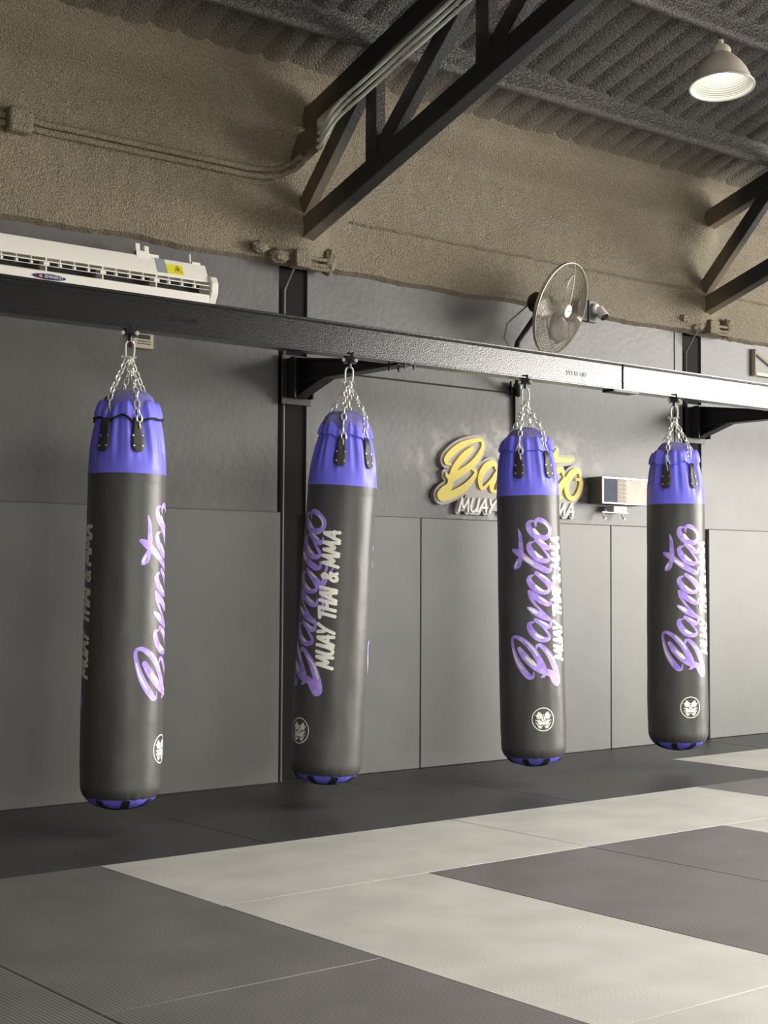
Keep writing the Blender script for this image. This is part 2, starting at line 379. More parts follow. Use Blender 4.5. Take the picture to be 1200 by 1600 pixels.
# ------------------------------------------------------------------ floor mats, 1 m grid
A1, A2, A3, A4, A5 = -1.662, -2.640, -3.618, -4.614, -5.6
T = {'0': 2.065, '1': 3.102, '2': 4.141, '3': 5.139, '4': 6.129, '5': 7.143, '6': 8.099}
floor = [
 (-3.9, 1.45, 0, -.672, 'k', 'black floor mat along the wall, out of view left'),
 (1.45, 5.55, 0, -.672, 'k', 'black floor mat against the wall pads behind the leftmost bag'),
 (5.55, 9.2, 0, -.672, 'k', 'black floor mat against the wall pads behind the three right bags'),
 (9.2, 16.5, 0, -.672, 'k', 'black floor mat against the wall at the far right'),
 (-3.9, 4.0, -.672, A1, 'k', 'black floor mat under the leftmost punching bag'),
 (4.0, 6.12, -.672, A1, 'k', 'black floor mat under the second punching bag'),
 (6.12, T['6'], -.672, A1, 'k', 'black floor mat under the two right punching bags'),
 (T['6'], 10.2, -.672, A1, 'l', 'light grey mat at the far right, touching the black strip end'),
 (10.2, 14, -.672, A1, 'd', 'dark mat far out to the right'),
 (T['1'], T['3'], A1, A2, 'l', 'light grey mat whose pointed left corner meets black and dark mats'),
 (T['3'], T['5'], A1, A2, 'l', 'light grey mat beyond the first, in front of the third bag'),
 (T['5'], 9.1, A1, A2, 'd', 'dark grey mat at the right edge, just beyond the light strip'),
 (9.1, 12, A1, A2, 'l', 'light mat far out to the right of the picture'),
 (T['1'], T['2'], A2, A4, 'l', 'large light grey mat filling the lower middle of the floor'),
 (T['2'], T['3'], A2, A4, 'd', 'dark grey mat with its tip meeting the two light mats, lower right'),
 (T['3'], T['4'], A2, A4, 'd', 'dark grey mat behind the lower right one, a fine joint between them'),
 (T['4'], T['4']+2, A2, A3, 'l', 'light grey mat sliver at the right edge behind the dark mats'),
 (T['4'], T['4']+2, A3, A4, 'l', 'light mat right of the picture'),
 (T['0'], T['1'], A1, A3, 'd', 'dark grey ribbed mat at the left, in front of the black strip'),
 (T['0'], T['1'], A3, A5, 'd', 'dark grey ribbed mat at the bottom edge, left of the light mat'),
 (.03, T['0'], A1, A2, 'd', 'dark mat beyond the left edge of the picture'),
 (.03, T['0'], A2, A4, 'd', 'dark grey ribbed mat in the bottom left corner'),
 (T['1'], T['2'], A4, A5-1, 'l', 'light grey mat in the bottom right corner'),
 (T['2'], T['4'], A4, A5, 'd', 'dark mat below the picture')]
mk = {'k': M['mat_black'], 'd': M['mat_dark'], 'l': M['mat_light']}
for x0, x1, y0, y1, k, lab in floor:
    b = MB(); b.box(x0+.002, x1-.002, y0-.002, y1+.002, -.03, 0)
    tag(b.build('floor_mat', mk[k], bevel=.003), lab, 'floor mat', 'puzzle of training mats on the floor')

# ------------------------------------------------------------------ steel columns
for (x0, x1), lab in zip(COLX, ('black steel column left of the second punching bag', 'black steel column behind the fourth punching bag')):
    t = thing('steel_column', ((x0+x1)/2, .08, 0), lab, 'column', 'black steel columns set in the wall')
    w = (x1-x0)/2-.004
    b = MB(); b.box(-w, w, -.035, -.023, 0, 3.19); b.build('flange', M['column'], t, smooth=0, bevel=.002)
    b = MB(); b.box(-.006, .006, -.0225, .0595, 0, 3.19); b.build('web', M['column'], t, smooth=0)
    b = MB(); b.box(-w, w, .06, .07, 0, 3.19); b.build('flange', M['column'], t, smooth=0, bevel=.002)
    c = MB(); xx = x0+.075
    P = [(xx+.03, -.06, 3.215), (xx+.012, -.045, 3.19), (xx, -.02, 3.14), (xx-.012, .03, 3.05), (xx-.012, .03, 2.4), (xx-.012, .03, .0)]
    tag(c.tube([(p[0]-.02, p[1]+.0, p[2]) for p in [(q[0], min(q[1], .033), q[2]) for q in P]], .008, 8).build('cable_conduit', M['darkgrey']),
        'thin grey conduit running down the '+('near' if x0 < 7 else 'far')+' black column', 'conduit', 'conduits on the columns')

# ------------------------------------------------------------------ rail beam and brackets
RY = -1.05; RB, RT_ = 2.470, 2.651
t = thing('rail_beam', (3, RY, RB), 'long black steel I-beam rail that all four punching bags hang from', 'beam')
b = MB(); hw = .046
b.poly_x([(-hw, 0), (hw, 0), (hw, .011), (.005, .014), (.005, .167), (hw, .170), (hw, .181), (-hw, .181), (-hw, .170), (-.005, .167), (-.005, .014), (-hw, .011)], -4.5, 12)
b.build('beam', M['rail'], t, smooth=0, bevel=.002)
b = MB()   # welded joint
P = [(4.163+.006*noise.noise(Vector((i*.9, 1, 0))), -.008, .014+i*.0108) for i in range(15)]
b.tube(P, [.004+.002*random.random() for _ in P], 6); b.build('weld_seam', M['steel'], t)
b = MB(); b.box(4.03, 4.27, -.05, .05, -.012, -.0005); b.build('joint_plate', M['steel'], t, smooth=0)
R0 = Matrix.Rotation(PI/2, 4, 'X')
text_mesh('mill_mark', 'SYS SS 400', .040, M['rail'], t, Matrix.Translation((3.73, -.006, .075)) @ R0, .0018)
text_mesh('mill_mark', 'SYS SS 400', .040, M['rail'], t, Matrix.Translation((.86, -.006, .085)) @ R0, .0018)

for xc, lab in ((5.315, 'black tapered steel bracket behind the second bag, holding the rail off the near column'), (9.195, 'black tapered steel bracket at the right, holding the rail off the far column')):
    t = thing('rail_bracket', (xc, .03, 2.37), lab, 'bracket', 'brackets carrying the rail')
    b = MB(); b.box(-.112, .112, -.045, -.033, -.04, .27); b.box(-.075, .075, -.075, -.046, .0, .245); b.build('wall_plate', M['steel'], t, smooth=0, bevel=.003)
    b = MB(); b.box(-.075, -.063, -.13, -.076, -.005, .25); b.box(.063, .075, -.13, -.076, -.005, .25); b.build('side_plate', M['steel'], t, smooth=0, bevel=.002)
    b = MB()
    b.poly_x([(-.076, .02), (-.076, .24), (-1.02, .125), (-1.02, .10), (-.36, .10)], -.004, .004); b.build('arm_web', M['steel'], t, smooth=0)
    b = MB()
    b.poly_x([(-.076, .075), (-.36, .092), (-1.09, .092), (-1.09, .099), (-.36, .1), (-.076, .083)], -.05, .05)
    b.poly_x([(-.076, -.005), (-.076, .006), (-.36, .099), (-.38, .092)], -.045, .045)
    b.poly_x([(-.076, .24), (-.076, .25), (-1.0, .135), (-1.0, .126)], -.05, .05)
    b.build('arm_flange', M['steel'], t, smooth=0, bevel=.001)
    for dx in (-.09, -.055, .09):
        for dz in (.03, .12, .21):
            b = MB(); b.lathe([(.012, -.002), (.012, .010), (.007, .011), (.007, .02)], 6, Matrix.Translation((dx, -.045 if abs(dx) > .08 else -.076, dz)) @ Matrix.Rotation(PI/2, 4, 'X')); b.build('bolt', M['steel'], t)
    for dx in (-.035, .035):
        for yy in (-1.0, -1.135):
            b = MB(); b.lathe([(.010, 0), (.010, .010), (.006, .011), (.006, .024)], 6, Matrix.Translation((dx, yy, .091)) @ Matrix.Rotation(PI, 4, 'X')); b.build('bolt', M['steel'], t)

# ------------------------------------------------------------------ roof trusses
def member(y0, z0, y1, z1, wid, dx=.0, dep=.07):
    d = Vector((y1-y0, z1-z0)); n = Vector((-d.y, d.x)).normalized()*wid/2
    b = MB(); b.poly_x([(y0-n.x, z0-n.y), (y1-n.x, z1-n.y), (y1+n.x, z1+n.y), (y0+n.x, z0+n.y)], dx, dx+dep)
    # ridge of the rolled angle
    return b
def truss_material():
    m = mat('black_truss_paint_with_foam_overspray', g(.018), .42, bump=.5, bscale=60, bdist=.006); nt = m.node_tree; bs = nt.nodes['Principled BSDF']
    geo = nt.nodes.new('ShaderNodeNewGeometry'); sp = nt.nodes.new('ShaderNodeSeparateXYZ'); nt.links.new(geo.outputs['Position'], sp.inputs[0])
    n = nt.nodes.new('ShaderNodeTexNoise'); n.inputs['Scale'].default_value = 5; ad = nt.nodes.new('ShaderNodeMath'); ad.operation = 'MULTIPLY_ADD'; ad.inputs[1].default_value = .25
    nt.links.new(geo.outputs['Position'], n.inputs['Vector']); nt.links.new(n.outputs[0], ad.inputs[0]); nt.links.new(sp.outputs[1], ad.inputs[2])
    mr = nt.nodes.new('ShaderNodeMapRange'); mr.inputs[1].default_value = -.42; mr.inputs[2].default_value = -.12; nt.links.new(ad.outputs[0], mr.inputs[0])
    mx = nt.nodes.new('ShaderNodeMix'); mx.data_type = 'RGBA'; nt.links.new(mr.outputs[0], mx.inputs[0]); mx.inputs[6].default_value = (.018, .018, .018, 1); mx.inputs[7].default_value = (.15, .12, .08, 1)
    nt.links.new(mx.outputs[2], bs.inputs['Base Color']); return m
M['truss'] = truss_material()
for fx, lab in ((5.25, 'black steel roof truss rising from the near column, grey conduits along it'), (9.14, 'black steel roof truss at the right edge, rising from the far column')):
    t = thing('roof_truss', (fx, -.01, 3.3), lab, 'truss', 'black roof trusses')
    z0 = -3.3; sl = .34; yo = .01; L = -7.9
    b = MB(); b.poly_x([(0, 3.30+z0), (0, 3.43+z0), (L, 3.43+z0-L*sl), (L, 3.30+z0-L*sl)], 0, .10); b.build('bottom_chord', M['truss'], t, smooth=0, bevel=.006)
    b = MB(); b.poly_x([(0, 3.96+z0), (0, 4.10+z0), (L, 4.10+z0-L*TAN), (L, 3.96+z0-L*TAN)], 0, .10); b.build('top_chord', M['truss'], t, smooth=0, bevel=.006)
    for k in range(8):
        yp = -.80-.95*k
        if yp > L: member(yp, 3.42+z0-yp*sl, yp, 3.97+z0-yp*TAN, .10, .012).build('post', M['truss'], t, smooth=0, bevel=.003)
        ya = yp+.87 if k == 0 else yp+.90; yb = yp+.04
        ya = min(ya, -.0)
        if yp > L: member(ya, 3.44+z0-ya*sl, yb, 3.99+z0-yb*TAN, .105, .02).build('diagonal_brace', M['truss'], t, smooth=0, bevel=.003)

# ------------------------------------------------------------------ conduits
xf = 5.19
for k in range(3):
    dz = -.043*k; dy = 0
    P = [(xf+.03, -.38+k*.006, 3.948+dz), (xf+.005, -.43, 3.965+dz), (xf-.02, -.56, 4.03+dz), (xf-.02, -.64, 4.065+dz), (xf-.02, -1.8, 4.42+dz), (xf-.02, -6.6, 5.88+dz)]
    t = MB().tube(P, .0108, 10).build('steel_conduit', M['galv'])
    tag(t, ('uppermost', 'middle', 'lowest')[k]+' of the three grey metal conduits running up the near roof truss', 'conduit', 'metal conduits along the truss')
    for yy in (-.72, -1.66, -2.6, -3.6):
        c = MB(); zz = 4.065-(yy+.64)*.305+dz
        c.lathe([(.0138, -.008), (.0138, .008)], 12, Matrix.Translation((xf-.02, yy, zz)) @ rot_to((0, -1, .305)))
        c.build('clamp', M['chrome'], t)
    c = MB(); c.lathe([(.019, -.014), (.019, .014)], 6, Matrix.Translation((xf+.03, -.378+k*.006, 3.948+dz)) @ rot_to((0, -1, .3))); c.build('lock_nut', M['chrome'], t)
b = MB(); b.box(5.20, 5.262, -.355, -.10, 3.82, 3.985)
for v in b.bm.verts: v.co.z += -(v.co.y+.2)*.32
tag(b.build('cable_box', M['truss'], bevel=.008), 'foam-covered cable box on the near truss that the three grey conduits enter', 'junction box')
for k, z in enumerate((3.742, 3.700)):
    P = [(3.478, -.062, z)]+[(3.3+i*.1, -.058-.012*noise.noise(Vector((i*.5, k, 0))), z-.002*noise.noise(Vector((i, k, 3)))) for i in range(3, 17)]
    tag(MB().tube([(2.6, -.06, z), (3.0, -.06, z), (3.332, -.06, z)], .019, 10).build('foam_coated_pipe', M['foam']), ('upper' if k == 0 else 'lower')+' foam-coated pipe stub left of the square box at the far left', 'pipe', 'pipe stubs left of the square box')
    P += [(5.0, -.09, z+.0), (5.10, -.13, z+.015), (5.155, -.19-.02*k, z+.05), (5.178, -.24-.01*k, z+.085)]
    tag(MB().tube(P, [.019+.003*noise.noise(Vector((i, k, 8))) for i in range(len(P))], 10).build('foam_coated_pipe', M['foam']),
        ('upper' if k == 0 else 'lower')+' of the two foam-coated pipes crossing the brown wall at the left', 'pipe', 'pipes under the sprayed foam, left bay')
tag(MB().box(3.335, 3.475, -.12, -.02, 3.655, 3.79).build('foam_coated_box', M['foam'], bevel=.015), 'foam-coated square junction box on the brown wall at the far left', 'junction box')

def blob(c, r, name='foam_lump', lab='', stretch=(1, 1, 1)):
    b = MB(); bmesh.ops.create_icosphere(b.bm, subdivisions=4, radius=1)
    for v in b.bm.verts:
        n = 1+.30*noise.noise(v.co*2.2+Vector(c)*3)+.14*noise.noise(v.co*6)
        v.co = Vector((v.co.x*stretch[0], v.co.y*stretch[1], v.co.z*stretch[2]))*r*n+Vector(c)
    return tag(b.build(name, M['foam'], smooth=80), lab, 'foam lump', 'lumps of sprayed foam round the pipe ends')
for i, (bx, where) in enumerate(((5.275, 'near'), (9.28, 'far'))):
    z = 3.225 if i == 0 else 3.25
    tag(MB().box(bx-.058, bx+.058, -.14, -.045, z-.052, z+.056).build('pull_box', M['foam'], bevel=.01), 'foam-coated square box on top of the '+where+' black column', 'junction box', 'square boxes at the column heads')
    for k, dz in enumerate((.025, -.012, -.036)):
        tag(MB().tube([(bx+.058, -.09, z+dz), (bx+.16, -.09, z+dz-.002), (bx+.235, -.08, z+dz+.004)], .012, 8).build('foam_coated_pipe', M['foam']),
            ('upper', 'middle', 'lower')[k]+' stub of foam-coated pipe right of the box on the '+where+' column', 'pipe', 'pipe stubs right of the column boxes')
    blob((bx+.25, -.05, z+.025), .062, lab='lump of foam where the pipe stubs end right of the '+where+' column', stretch=(.8, .8, 1.25))
    blob((bx-.14, -.07, z+.005), .05, lab='lumpy foam knot just left of the box on the '+where+' column', stretch=(1.5, .9, .9))
    blob((bx-.275, -.06, z+.045), .040, lab='second foam knot, further left of the box on the '+where+' column', stretch=(1.5, .8, .9))

# ================================================================== lettering (u along the words, v up from the base line, half width; metres)
LETTER_STROKES = [[(0.1221,0.1226,0.0041),(0.0961,0.1267,0.0068),(0.0961,0.1493,0.015),(0.1358,0.1878,0.0164),(0.1906,0.2228,0.015),(0.2522,0.2467,0.0109),(0.3137,0.258,0.0082),(0.3329,0.2444,0.0082),(0.3288,0.2117,0.0109),(0.2966,0.163,0.015),(0.2487,0.1195,0.0164),(0.194,0.086,0.0178),(0.1564,0.0652,0.0178),(0.1256,0.0525,0.015),(0.0982,0.063,0.0082),(0.0934,0.0756,0.0041)],
[(0.2624,0.2083,0.0123),(0.2214,0.1787,0.0178),(0.1803,0.1418,0.0178),(0.1461,0.0977,0.0178),(0.1256,0.051,0.0178),(0.1119,0.0063,0.0178),(0.0674,-0.0311,0.0164)],
[(0.2658,0.1039,0.0055),(0.2809,0.0993,0.0082),(0.285,0.0822,0.0096),(0.259,0.0473,0.0137),(0.2111,0.0076,0.0178),(0.1495,-0.0236,0.0192),(0.0879,-0.0468,0.0164),(0.0571,-0.0503,0.0123),(0.0469,-0.0303,0.0096),(0.0742,-0.0062,0.0123),(0.1085,0.0152,0.0096)],
[(0.4219,0.1153,0.0041),(0.4164,0.1374,0.0096),(0.3959,0.142,0.015),(0.3582,0.1237,0.0178),(0.3274,0.0861,0.0178),(0.3151,0.0458,0.0137),(0.324,0.0129,0.0096),(0.3445,0.014,0.0082),(0.3753,0.0402,0.0068),(0.4061,0.0697,0.0068),(0.4335,0.0941,0.0082)],
[(0.4335,0.0997,0.0109),(0.413,0.0658,0.015),(0.3945,0.0276,0.015),(0.3959,0.0018,0.0096),(0.4198,-0.0036,0.0068)],
[(0.5067,0.1462,0.0082),(0.4917,0.1205,0.015),(0.4677,0.079,0.0164),(0.4472,0.0342,0.015),(0.4335,0.0006,0.0096)],
[(0.4506,0.0218,0.0055),(0.4882,0.0639,0.0062),(0.5224,0.0989,0.0068),(0.5669,0.129,0.0096),(0.5977,0.1351,0.0109)],
[(0.6025,0.137,0.0109),(0.5772,0.1046,0.0164),(0.5498,0.0623,0.0178),(0.5293,0.0195,0.015),(0.5293,-0.0044,0.0082),(0.5532,-0.0052,0.0055)],
[(0.7024,0.1098,0.0041),(0.6935,0.1327,0.0096),(0.6764,0.138,0.015),(0.6422,0.1203,0.0178),(0.6114,0.0825,0.0164),(0.5977,0.038,0.0123),(0.608,0.004,0.0096),(0.6271,0.0052,0.0082),(0.6593,0.0362,0.0068),(0.6867,0.0661,0.0068),(0.712,0.0907,0.0082)],
[(0.714,0.0906,0.0109),(0.6901,0.0548,0.015),(0.6593,0.0113,0.015),(0.6217,-0.0307,0.0123),(0.5806,-0.0587,0.0082),(0.5464,-0.0638,0.0041)],
[(0.6148,-0.0337,0.0055),(0.6559,-0.0518,0.0048),(0.7038,-0.0719,0.0041),(0.7448,-0.101,0.0027)],
[(0.8543,0.2377,0.0096),(0.8372,0.2022,0.0178),(0.8098,0.1642,0.0164),(0.7791,0.1204,0.0164),(0.7517,0.0717,0.0164),(0.7277,0.0178,0.015),(0.7312,-0.0112,0.0082),(0.7585,-0.0102,0.0055)],
[(0.9775,0.1987,0.0034),(0.9399,0.191,0.0082),(0.8885,0.1867,0.0123),(0.8406,0.1865,0.0137),(0.7996,0.1903,0.0109),(0.7585,0.2006,0.0082),(0.7414,0.2307,0.0055),(0.7585,0.2326,0.0041),(0.7927,0.2106,0.0041),(0.8167,0.1849,0.0055)],
[(0.9741,0.1987,0.0027),(0.9433,0.1839,0.0048),(0.8817,0.1756,0.0027)],
[(0.9009,0.1049,0.0041),(0.892,0.13,0.0096),(0.8714,0.1332,0.015),(0.8372,0.1155,0.0178),(0.803,0.0777,0.0178),(0.7859,0.0326,0.0137),(0.7927,-0.0019,0.0096),(0.8133,0.0011,0.0082),(0.8475,0.0309,0.0068),(0.8783,0.0573,0.0068),(0.9077,0.0858,0.0082)],
[(0.9125,0.0878,0.0109),(0.892,0.0531,0.015),(0.868,0.0135,0.015),(0.8646,-0.0119,0.0096),(0.8885,-0.0167,0.0055)],
[(1.0268,0.1018,0.0041),(1.022,0.1268,0.0096),(0.998,0.1343,0.015),(0.9604,0.1159,0.0178),(0.933,0.078,0.0178),(0.9241,0.0287,0.015),(0.9399,-0.0068,0.0137),(0.9741,-0.0177,0.0123),(1.0049,0.0049,0.0123),(1.0254,0.0378,0.0137),(1.0336,0.0717,0.0123),(1.0186,0.088,0.0082),(0.9946,0.0857,0.0041)],
[(.655,.005,.012),(.615,-.022,.010),(.56,-.040,.008),(.50,-.046,.006),(.465,-.036,.005),(.47,-.02,.004)],
[(.60,-.024,.007),(.66,-.034,.008),(.72,-.048,.007),(.775,-.058,.005)]]
HIGHLIGHTS = [[(0.2658,0.2545,0.0021),(0.1974,0.2302,0.0034),(0.1427,0.1947,0.0021)],
[(0.2111,0.165,0.0041),(0.1803,0.1281,0.0075),(0.1632,0.1078,0.0027)],
[(0.3103,0.1695,0.0021),(0.2658,0.126,0.0034),(0.2214,0.0959,0.0021)],
[(0.348,0.1032,0.0034),(0.3343,0.0824,0.0055),(0.3274,0.0569,0.0027)],
[(0.4266,0.0728,0.0021),(0.413,0.047,0.0034),(0.3993,0.0192,0.0021)],
[(0.5019,0.1374,0.0041),(0.4848,0.1068,0.0055),(0.4745,0.0896,0.0021)],
[(0.5703,0.0764,0.0021),(0.5532,0.0509,0.0034),(0.5396,0.0275,0.0021)],
[(0.6388,0.096,0.0034),(0.6182,0.0752,0.0055),(0.608,0.0494,0.0027)],
[(0.7038,0.0656,0.0021),(0.6901,0.0393,0.0034),(0.673,0.0109,0.0021)],
[(0.8064,0.1643,0.0041),(0.7893,0.1373,0.0068),(0.7688,0.1068,0.0027)],
[(0.8406,0.0945,0.0034),(0.8167,0.0737,0.0055),(0.8064,0.0478,0.0027)],
[(0.9125,0.0676,0.0021),(0.8988,0.0414,0.0034),(0.8851,0.0173,0.0021)],
[(0.9775,0.0982,0.0041),(0.957,0.0845,0.0062),(0.9467,0.063,0.0021)],
[(1.0151,0.026,0.0021),(0.9843,-0.0036,0.0034),(0.957,-0.0074,0.0021)],
[(0.2453,0.0359,0.0021),(0.1974,-0.0103,0.0041),(0.129,-0.0391,0.0021)],
[(0.7517,0.2266,0.0027),(0.7688,0.2187,0.0041),(0.7859,0.2094,0.0021)]]

LETTER_STROKES_BAG = [[(u, v*.94+.016, h) for u, v, h in P] for P in LETTER_STROKES]
HIGHLIGHTS = [[(u, v*.94+.016, h) for u, v, h in P] for P in HIGHLIGHTS]
CAPLINES = caps_strokes('MUAY THAI & MMA', .190, .935, -.092, -.004, .105)

# ------------------------------------------------------------------ punching bags
RAD = .192
UZ = .992; U0 = -1.890              # u = 0 sits this far below the rail
def bag_r(z):                        # z below the rail
    if z > -1.0: return .1895
    if z > -2.15: t = (-1.0-z)/1.15; return .1895+.0085*math.sin(min(t, 1)*PI*.62)
    return .196
def make_bag(x, az, rot, tilt, tabs, label, long_piping, seed, dz=0, hook=0, taper=1.0):
    T_ = Vector((-math.sin(az), -math.cos(az), 0)); R_ = Vector((math.cos(az), -math.sin(az), 0))
    base = Matrix(((T_.x, R_.x, 0, x), (T_.y, R_.y, 0, RY), (0, 0, 1, RB), (0, 0, 0, 1)))
    mt = base @ Matrix.Rotation(tilt, 4, 'X')       # swing about the line of sight
    t = thing('punching_bag', (0, 0, 0), label, 'punching bag', 'purple and black punching bags', mtx=mt)
    off = Vector((seed*3.1, seed*1.7, 0))
    def dent(ph, z):
        k = max(0, min(1, (-.75-z)/.35))*max(0, min(1, (z+2.28)/.12))
        c, s = math.cos(ph), math.sin(ph)
        return k*(.0035*noise.noise(Vector((c*1.6, s*1.6, z*2.2))+off)+.0018*noise.noise(Vector((c*4, s*4, z*5))+off))
    def surf(ph, z, lift=0):
        r = bag_r(z)+dent(ph, z)+lift
        return Vector((r*math.cos(ph), r*math.sin(ph), z))
    # body
    b = MB(); n = 96; rows = []
    Z = [-.712, -.718, -.728, -.7295, -.739, -.7405, -.750, -.7515, -.761, -.7625, -.775]+[-.8-.0296*i for i in range(49)]
    for i, z in enumerate(Z):
        row = []
        for k in range(n):
            ph = 2*PI*k/n; p = surf(ph, z, -.0003 if i in (3, 5, 7, 9) else 0)
            row.append(b.bm.verts.new(p))
        rows.append(row)
    zl = Z[-1]
    for z, r in ((zl-.015, .1945), (zl-.03, .1900), (zl-.043, .1835), (zl-.053, .1775), (zl-.058, .172)):
        row = []
        for k in range(n):
            ph = 2*PI*k/n; pk = .0022*math.sin(ph*34+3*math.sin(ph*5+seed))*max(0, (zl-z)/.058)
            row.append(b.bm.verts.new(((r+pk)*math.cos(ph), (r+pk)*math.sin(ph), z)))
        rows.append(row)
    for A, B in zip(rows, rows[1:]):
        for k in range(n): b.bm.faces.new((A[k], A[(k+1) % n], B[(k+1) % n], B[k]))
    b.bm.faces.new(rows[0][::-1])
    b.build('body', M['leather'], t, smooth=70)
    zb = zl-.056
    # rounded base with crossed webbing straps
    b = MB(); prof = [(.1735, 0), (.166, -.013), (.150, -.027), (.122, -.041), (.08, -.054), (.03, -.061), (0, -.062)]
    b.lathe([(r, zb+z) for r, z in prof], 48, cap0=False); b.build('base_cap', M['purple'], t, smooth=60)
    for q in range(4):
        a = PI/4*q+rot*0+math.radians(seed*9); b = MB(); full = [(-r, z) for r, z in prof]+[(r, z) for r, z in prof[::-1][1:]]; rows = []
        for r, z in full:
            c = Vector((math.cos(a), math.sin(a), 0))*r; s = Vector((-math.sin(a), math.cos(a), 0))*.019
            rows.append([b.bm.verts.new((c+s*j)+Vector((0, 0, zb+z-.0035-.0004*q))) for j in (-1, 0, 1)])
        for A, B in zip(rows, rows[1:]):
            for j in (0, 1): b.bm.faces.new((A[j], A[j+1], B[j+1], B[j]))
        b.build('base_strap', M['webbing'], t, smooth=60)
    # gathered top sleeve
    ta = [math.radians(a) for a in (tabs[0], tabs[1], tabs[0]+180, tabs[1]+180)]
    def near(ph):
        return sum(math.exp(-((((ph-a+PI) % (2*PI))-PI)/.23)**2) for a in ta)
    def top_r(ph, z):
        h = max(0, min(1, (z+.712)/.31))           # 0 at seam, 1 at the rim
        r = .1895-(.032*h**1.5+.012*h*h)*taper
        r -= .020*near(ph)*h**1.1
        fold = math.sin(ph*9+seed)+.7*math.sin(ph*17+seed*2+h*1.5)+.5*math.sin(ph*29+h*2.0)
        r += .0046*fold*math.sin(min(1, h*1.15)*PI*.62)*min(1, h*3)
        r += .007*noise.noise(Vector((math.cos(ph)*2.2, math.sin(ph)*2.2, z*5))+off)*h
        return r
    def rim(ph): return -.428-.022*near(ph)+.026*noise.noise(Vector((math.cos(ph)*2, math.sin(ph)*2, 5))+off)
    b = MB(); n = 144; rows = []; ns = 22
    for i in range(ns+1):
        row = []
        for k in range(n):
            ph = 2*PI*k/n; z = -.713+(rim(ph)+.713)*i/ns
            if i == 0: z -= .004
            r = top_r(ph, z)+(.0025 if i == 0 else 0)
            row.append(b.bm.verts.new((r*math.cos(ph), r*math.sin(ph), z)))
        rows.append(row)
    for A, B in zip(rows, rows[1:]):
        for k in range(n): b.bm.faces.new((A[k], A[(k+1) % n], B[(k+1) % n], B[k]))
    b.build('top_sleeve', M['purple'], t, smooth=70)
    # turned-over cuff, its hem dips at the tabs
    def crim(ph): return -.358-.020*near(ph)+.030*noise.noise(Vector((math.cos(ph)*1.8, math.sin(ph)*1.8, 9))+off)
    b = MB(); rows = []
    sec = [(.002, 0.0, 0), (.012, 0, 0), (.015, .35, 0), (.011, .75, 0), (.003, .97, 0), (-.006, 1.0, 0), (-.014, .93, 0), (-.017, .6, 0)]
    for dr, f, _ in sec:
        row = []
        for k in range(n):
            ph = 2*PI*k/n; z0 = rim(ph)-.012-.010*near(ph); z1 = crim(ph); z = z0+(z1-z0)*f
            r = top_r(ph, min(z, -.40))+dr-.10*max(0, z+.41)*1.4
            row.append(b.bm.verts.new((r*math.cos(ph), r*math.sin(ph), z)))
        rows.append(row)
    for A, B in zip(rows, rows[1:]):
        for k in range(n): b.bm.faces.new((A[k], A[(k+1) % n], B[(k+1) % n], B[k]))
    cuff = b.build('cuff', M['purple'], t, smooth=70)
    if long_piping:
        b = MB(); P = []
        for k in range(72):
            ph = 2*PI*k/72; z = rim(ph)-.014-.010*near(ph); r = top_r(ph, z)+.011; P.append((r*math.cos(ph), r*math.sin(ph), z))
        o = b.tube(P, .0062, 6, closed=True).build('piping', M['webbing'], cuff)
    # dome of filling under the mouth, dusty cloth
    b = MB(); rows = []
    for i, (r, z) in enumerate([(.136, -.42), (.131, -.372), (.118, -.338), (.092, -.314), (.058, -.303), (.02, -.300)]):
        rows.append([b.bm.verts.new(((r+.012*noise.noise(Vector((math.cos(2*PI*k/64)*2, math.sin(2*PI*k/64)*2, i*.4))+off))*math.cos(2*PI*k/64), (r+.012*noise.noise(Vector((math.cos(2*PI*k/64)*2, math.sin(2*PI*k/64)*2, i*.4))+off))*math.sin(2*PI*k/64), z+.01*noise.noise(Vector((math.cos(2*PI*k/64)*r*12, math.sin(2*PI*k/64)*r*12, 0))+off))) for k in range(64)])
    for A, B in zip(rows, rows[1:]):
        for k in range(64): b.bm.faces.new((A[k], A[(k+1) % 64], B[(k+1) % 64], B[k]))
    b.bm.faces.new(rows[-1]); b.build('top_filling', M['purple_dull'], t, smooth=80)
    # clamp on the rail's lower flange, shackle, chains, rings, leather tabs
    b = MB(); b.box(-.030, .030, -.036, .036, -.030, -.004)
    b.box(-.058, -.050, -.02, .02, -.028, .022).box(.050, .058, -.02, .02, -.028, .022).box(-.058, .058, -.012, .012, -.028, -.018)
    b.lathe([(.011, -.055), (.011, -.03)], 10); cl = b.build('rail_clamp', M['blacksteel'], t, smooth=0, bevel=.002, mtx=Matrix.Rotation(-az, 4, 'Z') if False else None)
    for sy in (-1, 1):
        for zz in (-.018, ):
            b = MB(); b.lathe([(.011, -.005), (.011, .005)], 6, Matrix.Translation((.034, sy*.034, zz)) @ Matrix.Rotation(PI/2, 4, 'Y')); b.lathe([(.006, -.03), (.006, .015)], 8, Matrix.Translation((.034, sy*.034, zz)) @ Matrix.Rotation(PI/2, 4, 'Y'))
            b.build('bolt', M['chrome'], cl)
    b = MB(); P = [(0, -.019, -.135), (0, -.021, -.10), (0, -.021, -.075)]+[(0, -.021*math.cos(PI*i/8), -.075+.024*math.sin(PI*i/8)) for i in range(1, 8)]+[(0, .021, -.075), (0, .021, -.10), (0, .019, -.135)]
    b.tube(P, .0055, 8); b.tube([(0, -.030, -.132), (0, .034, -.132)], .0055, 8)
    b.lathe([(.010, -.004), (.010, .004)], 12, Matrix.Translation((0, -.036, -.132)) @ Matrix.Rotation(PI/2, 4, 'X'))
    b.build('shackle', M['chrome'], t)
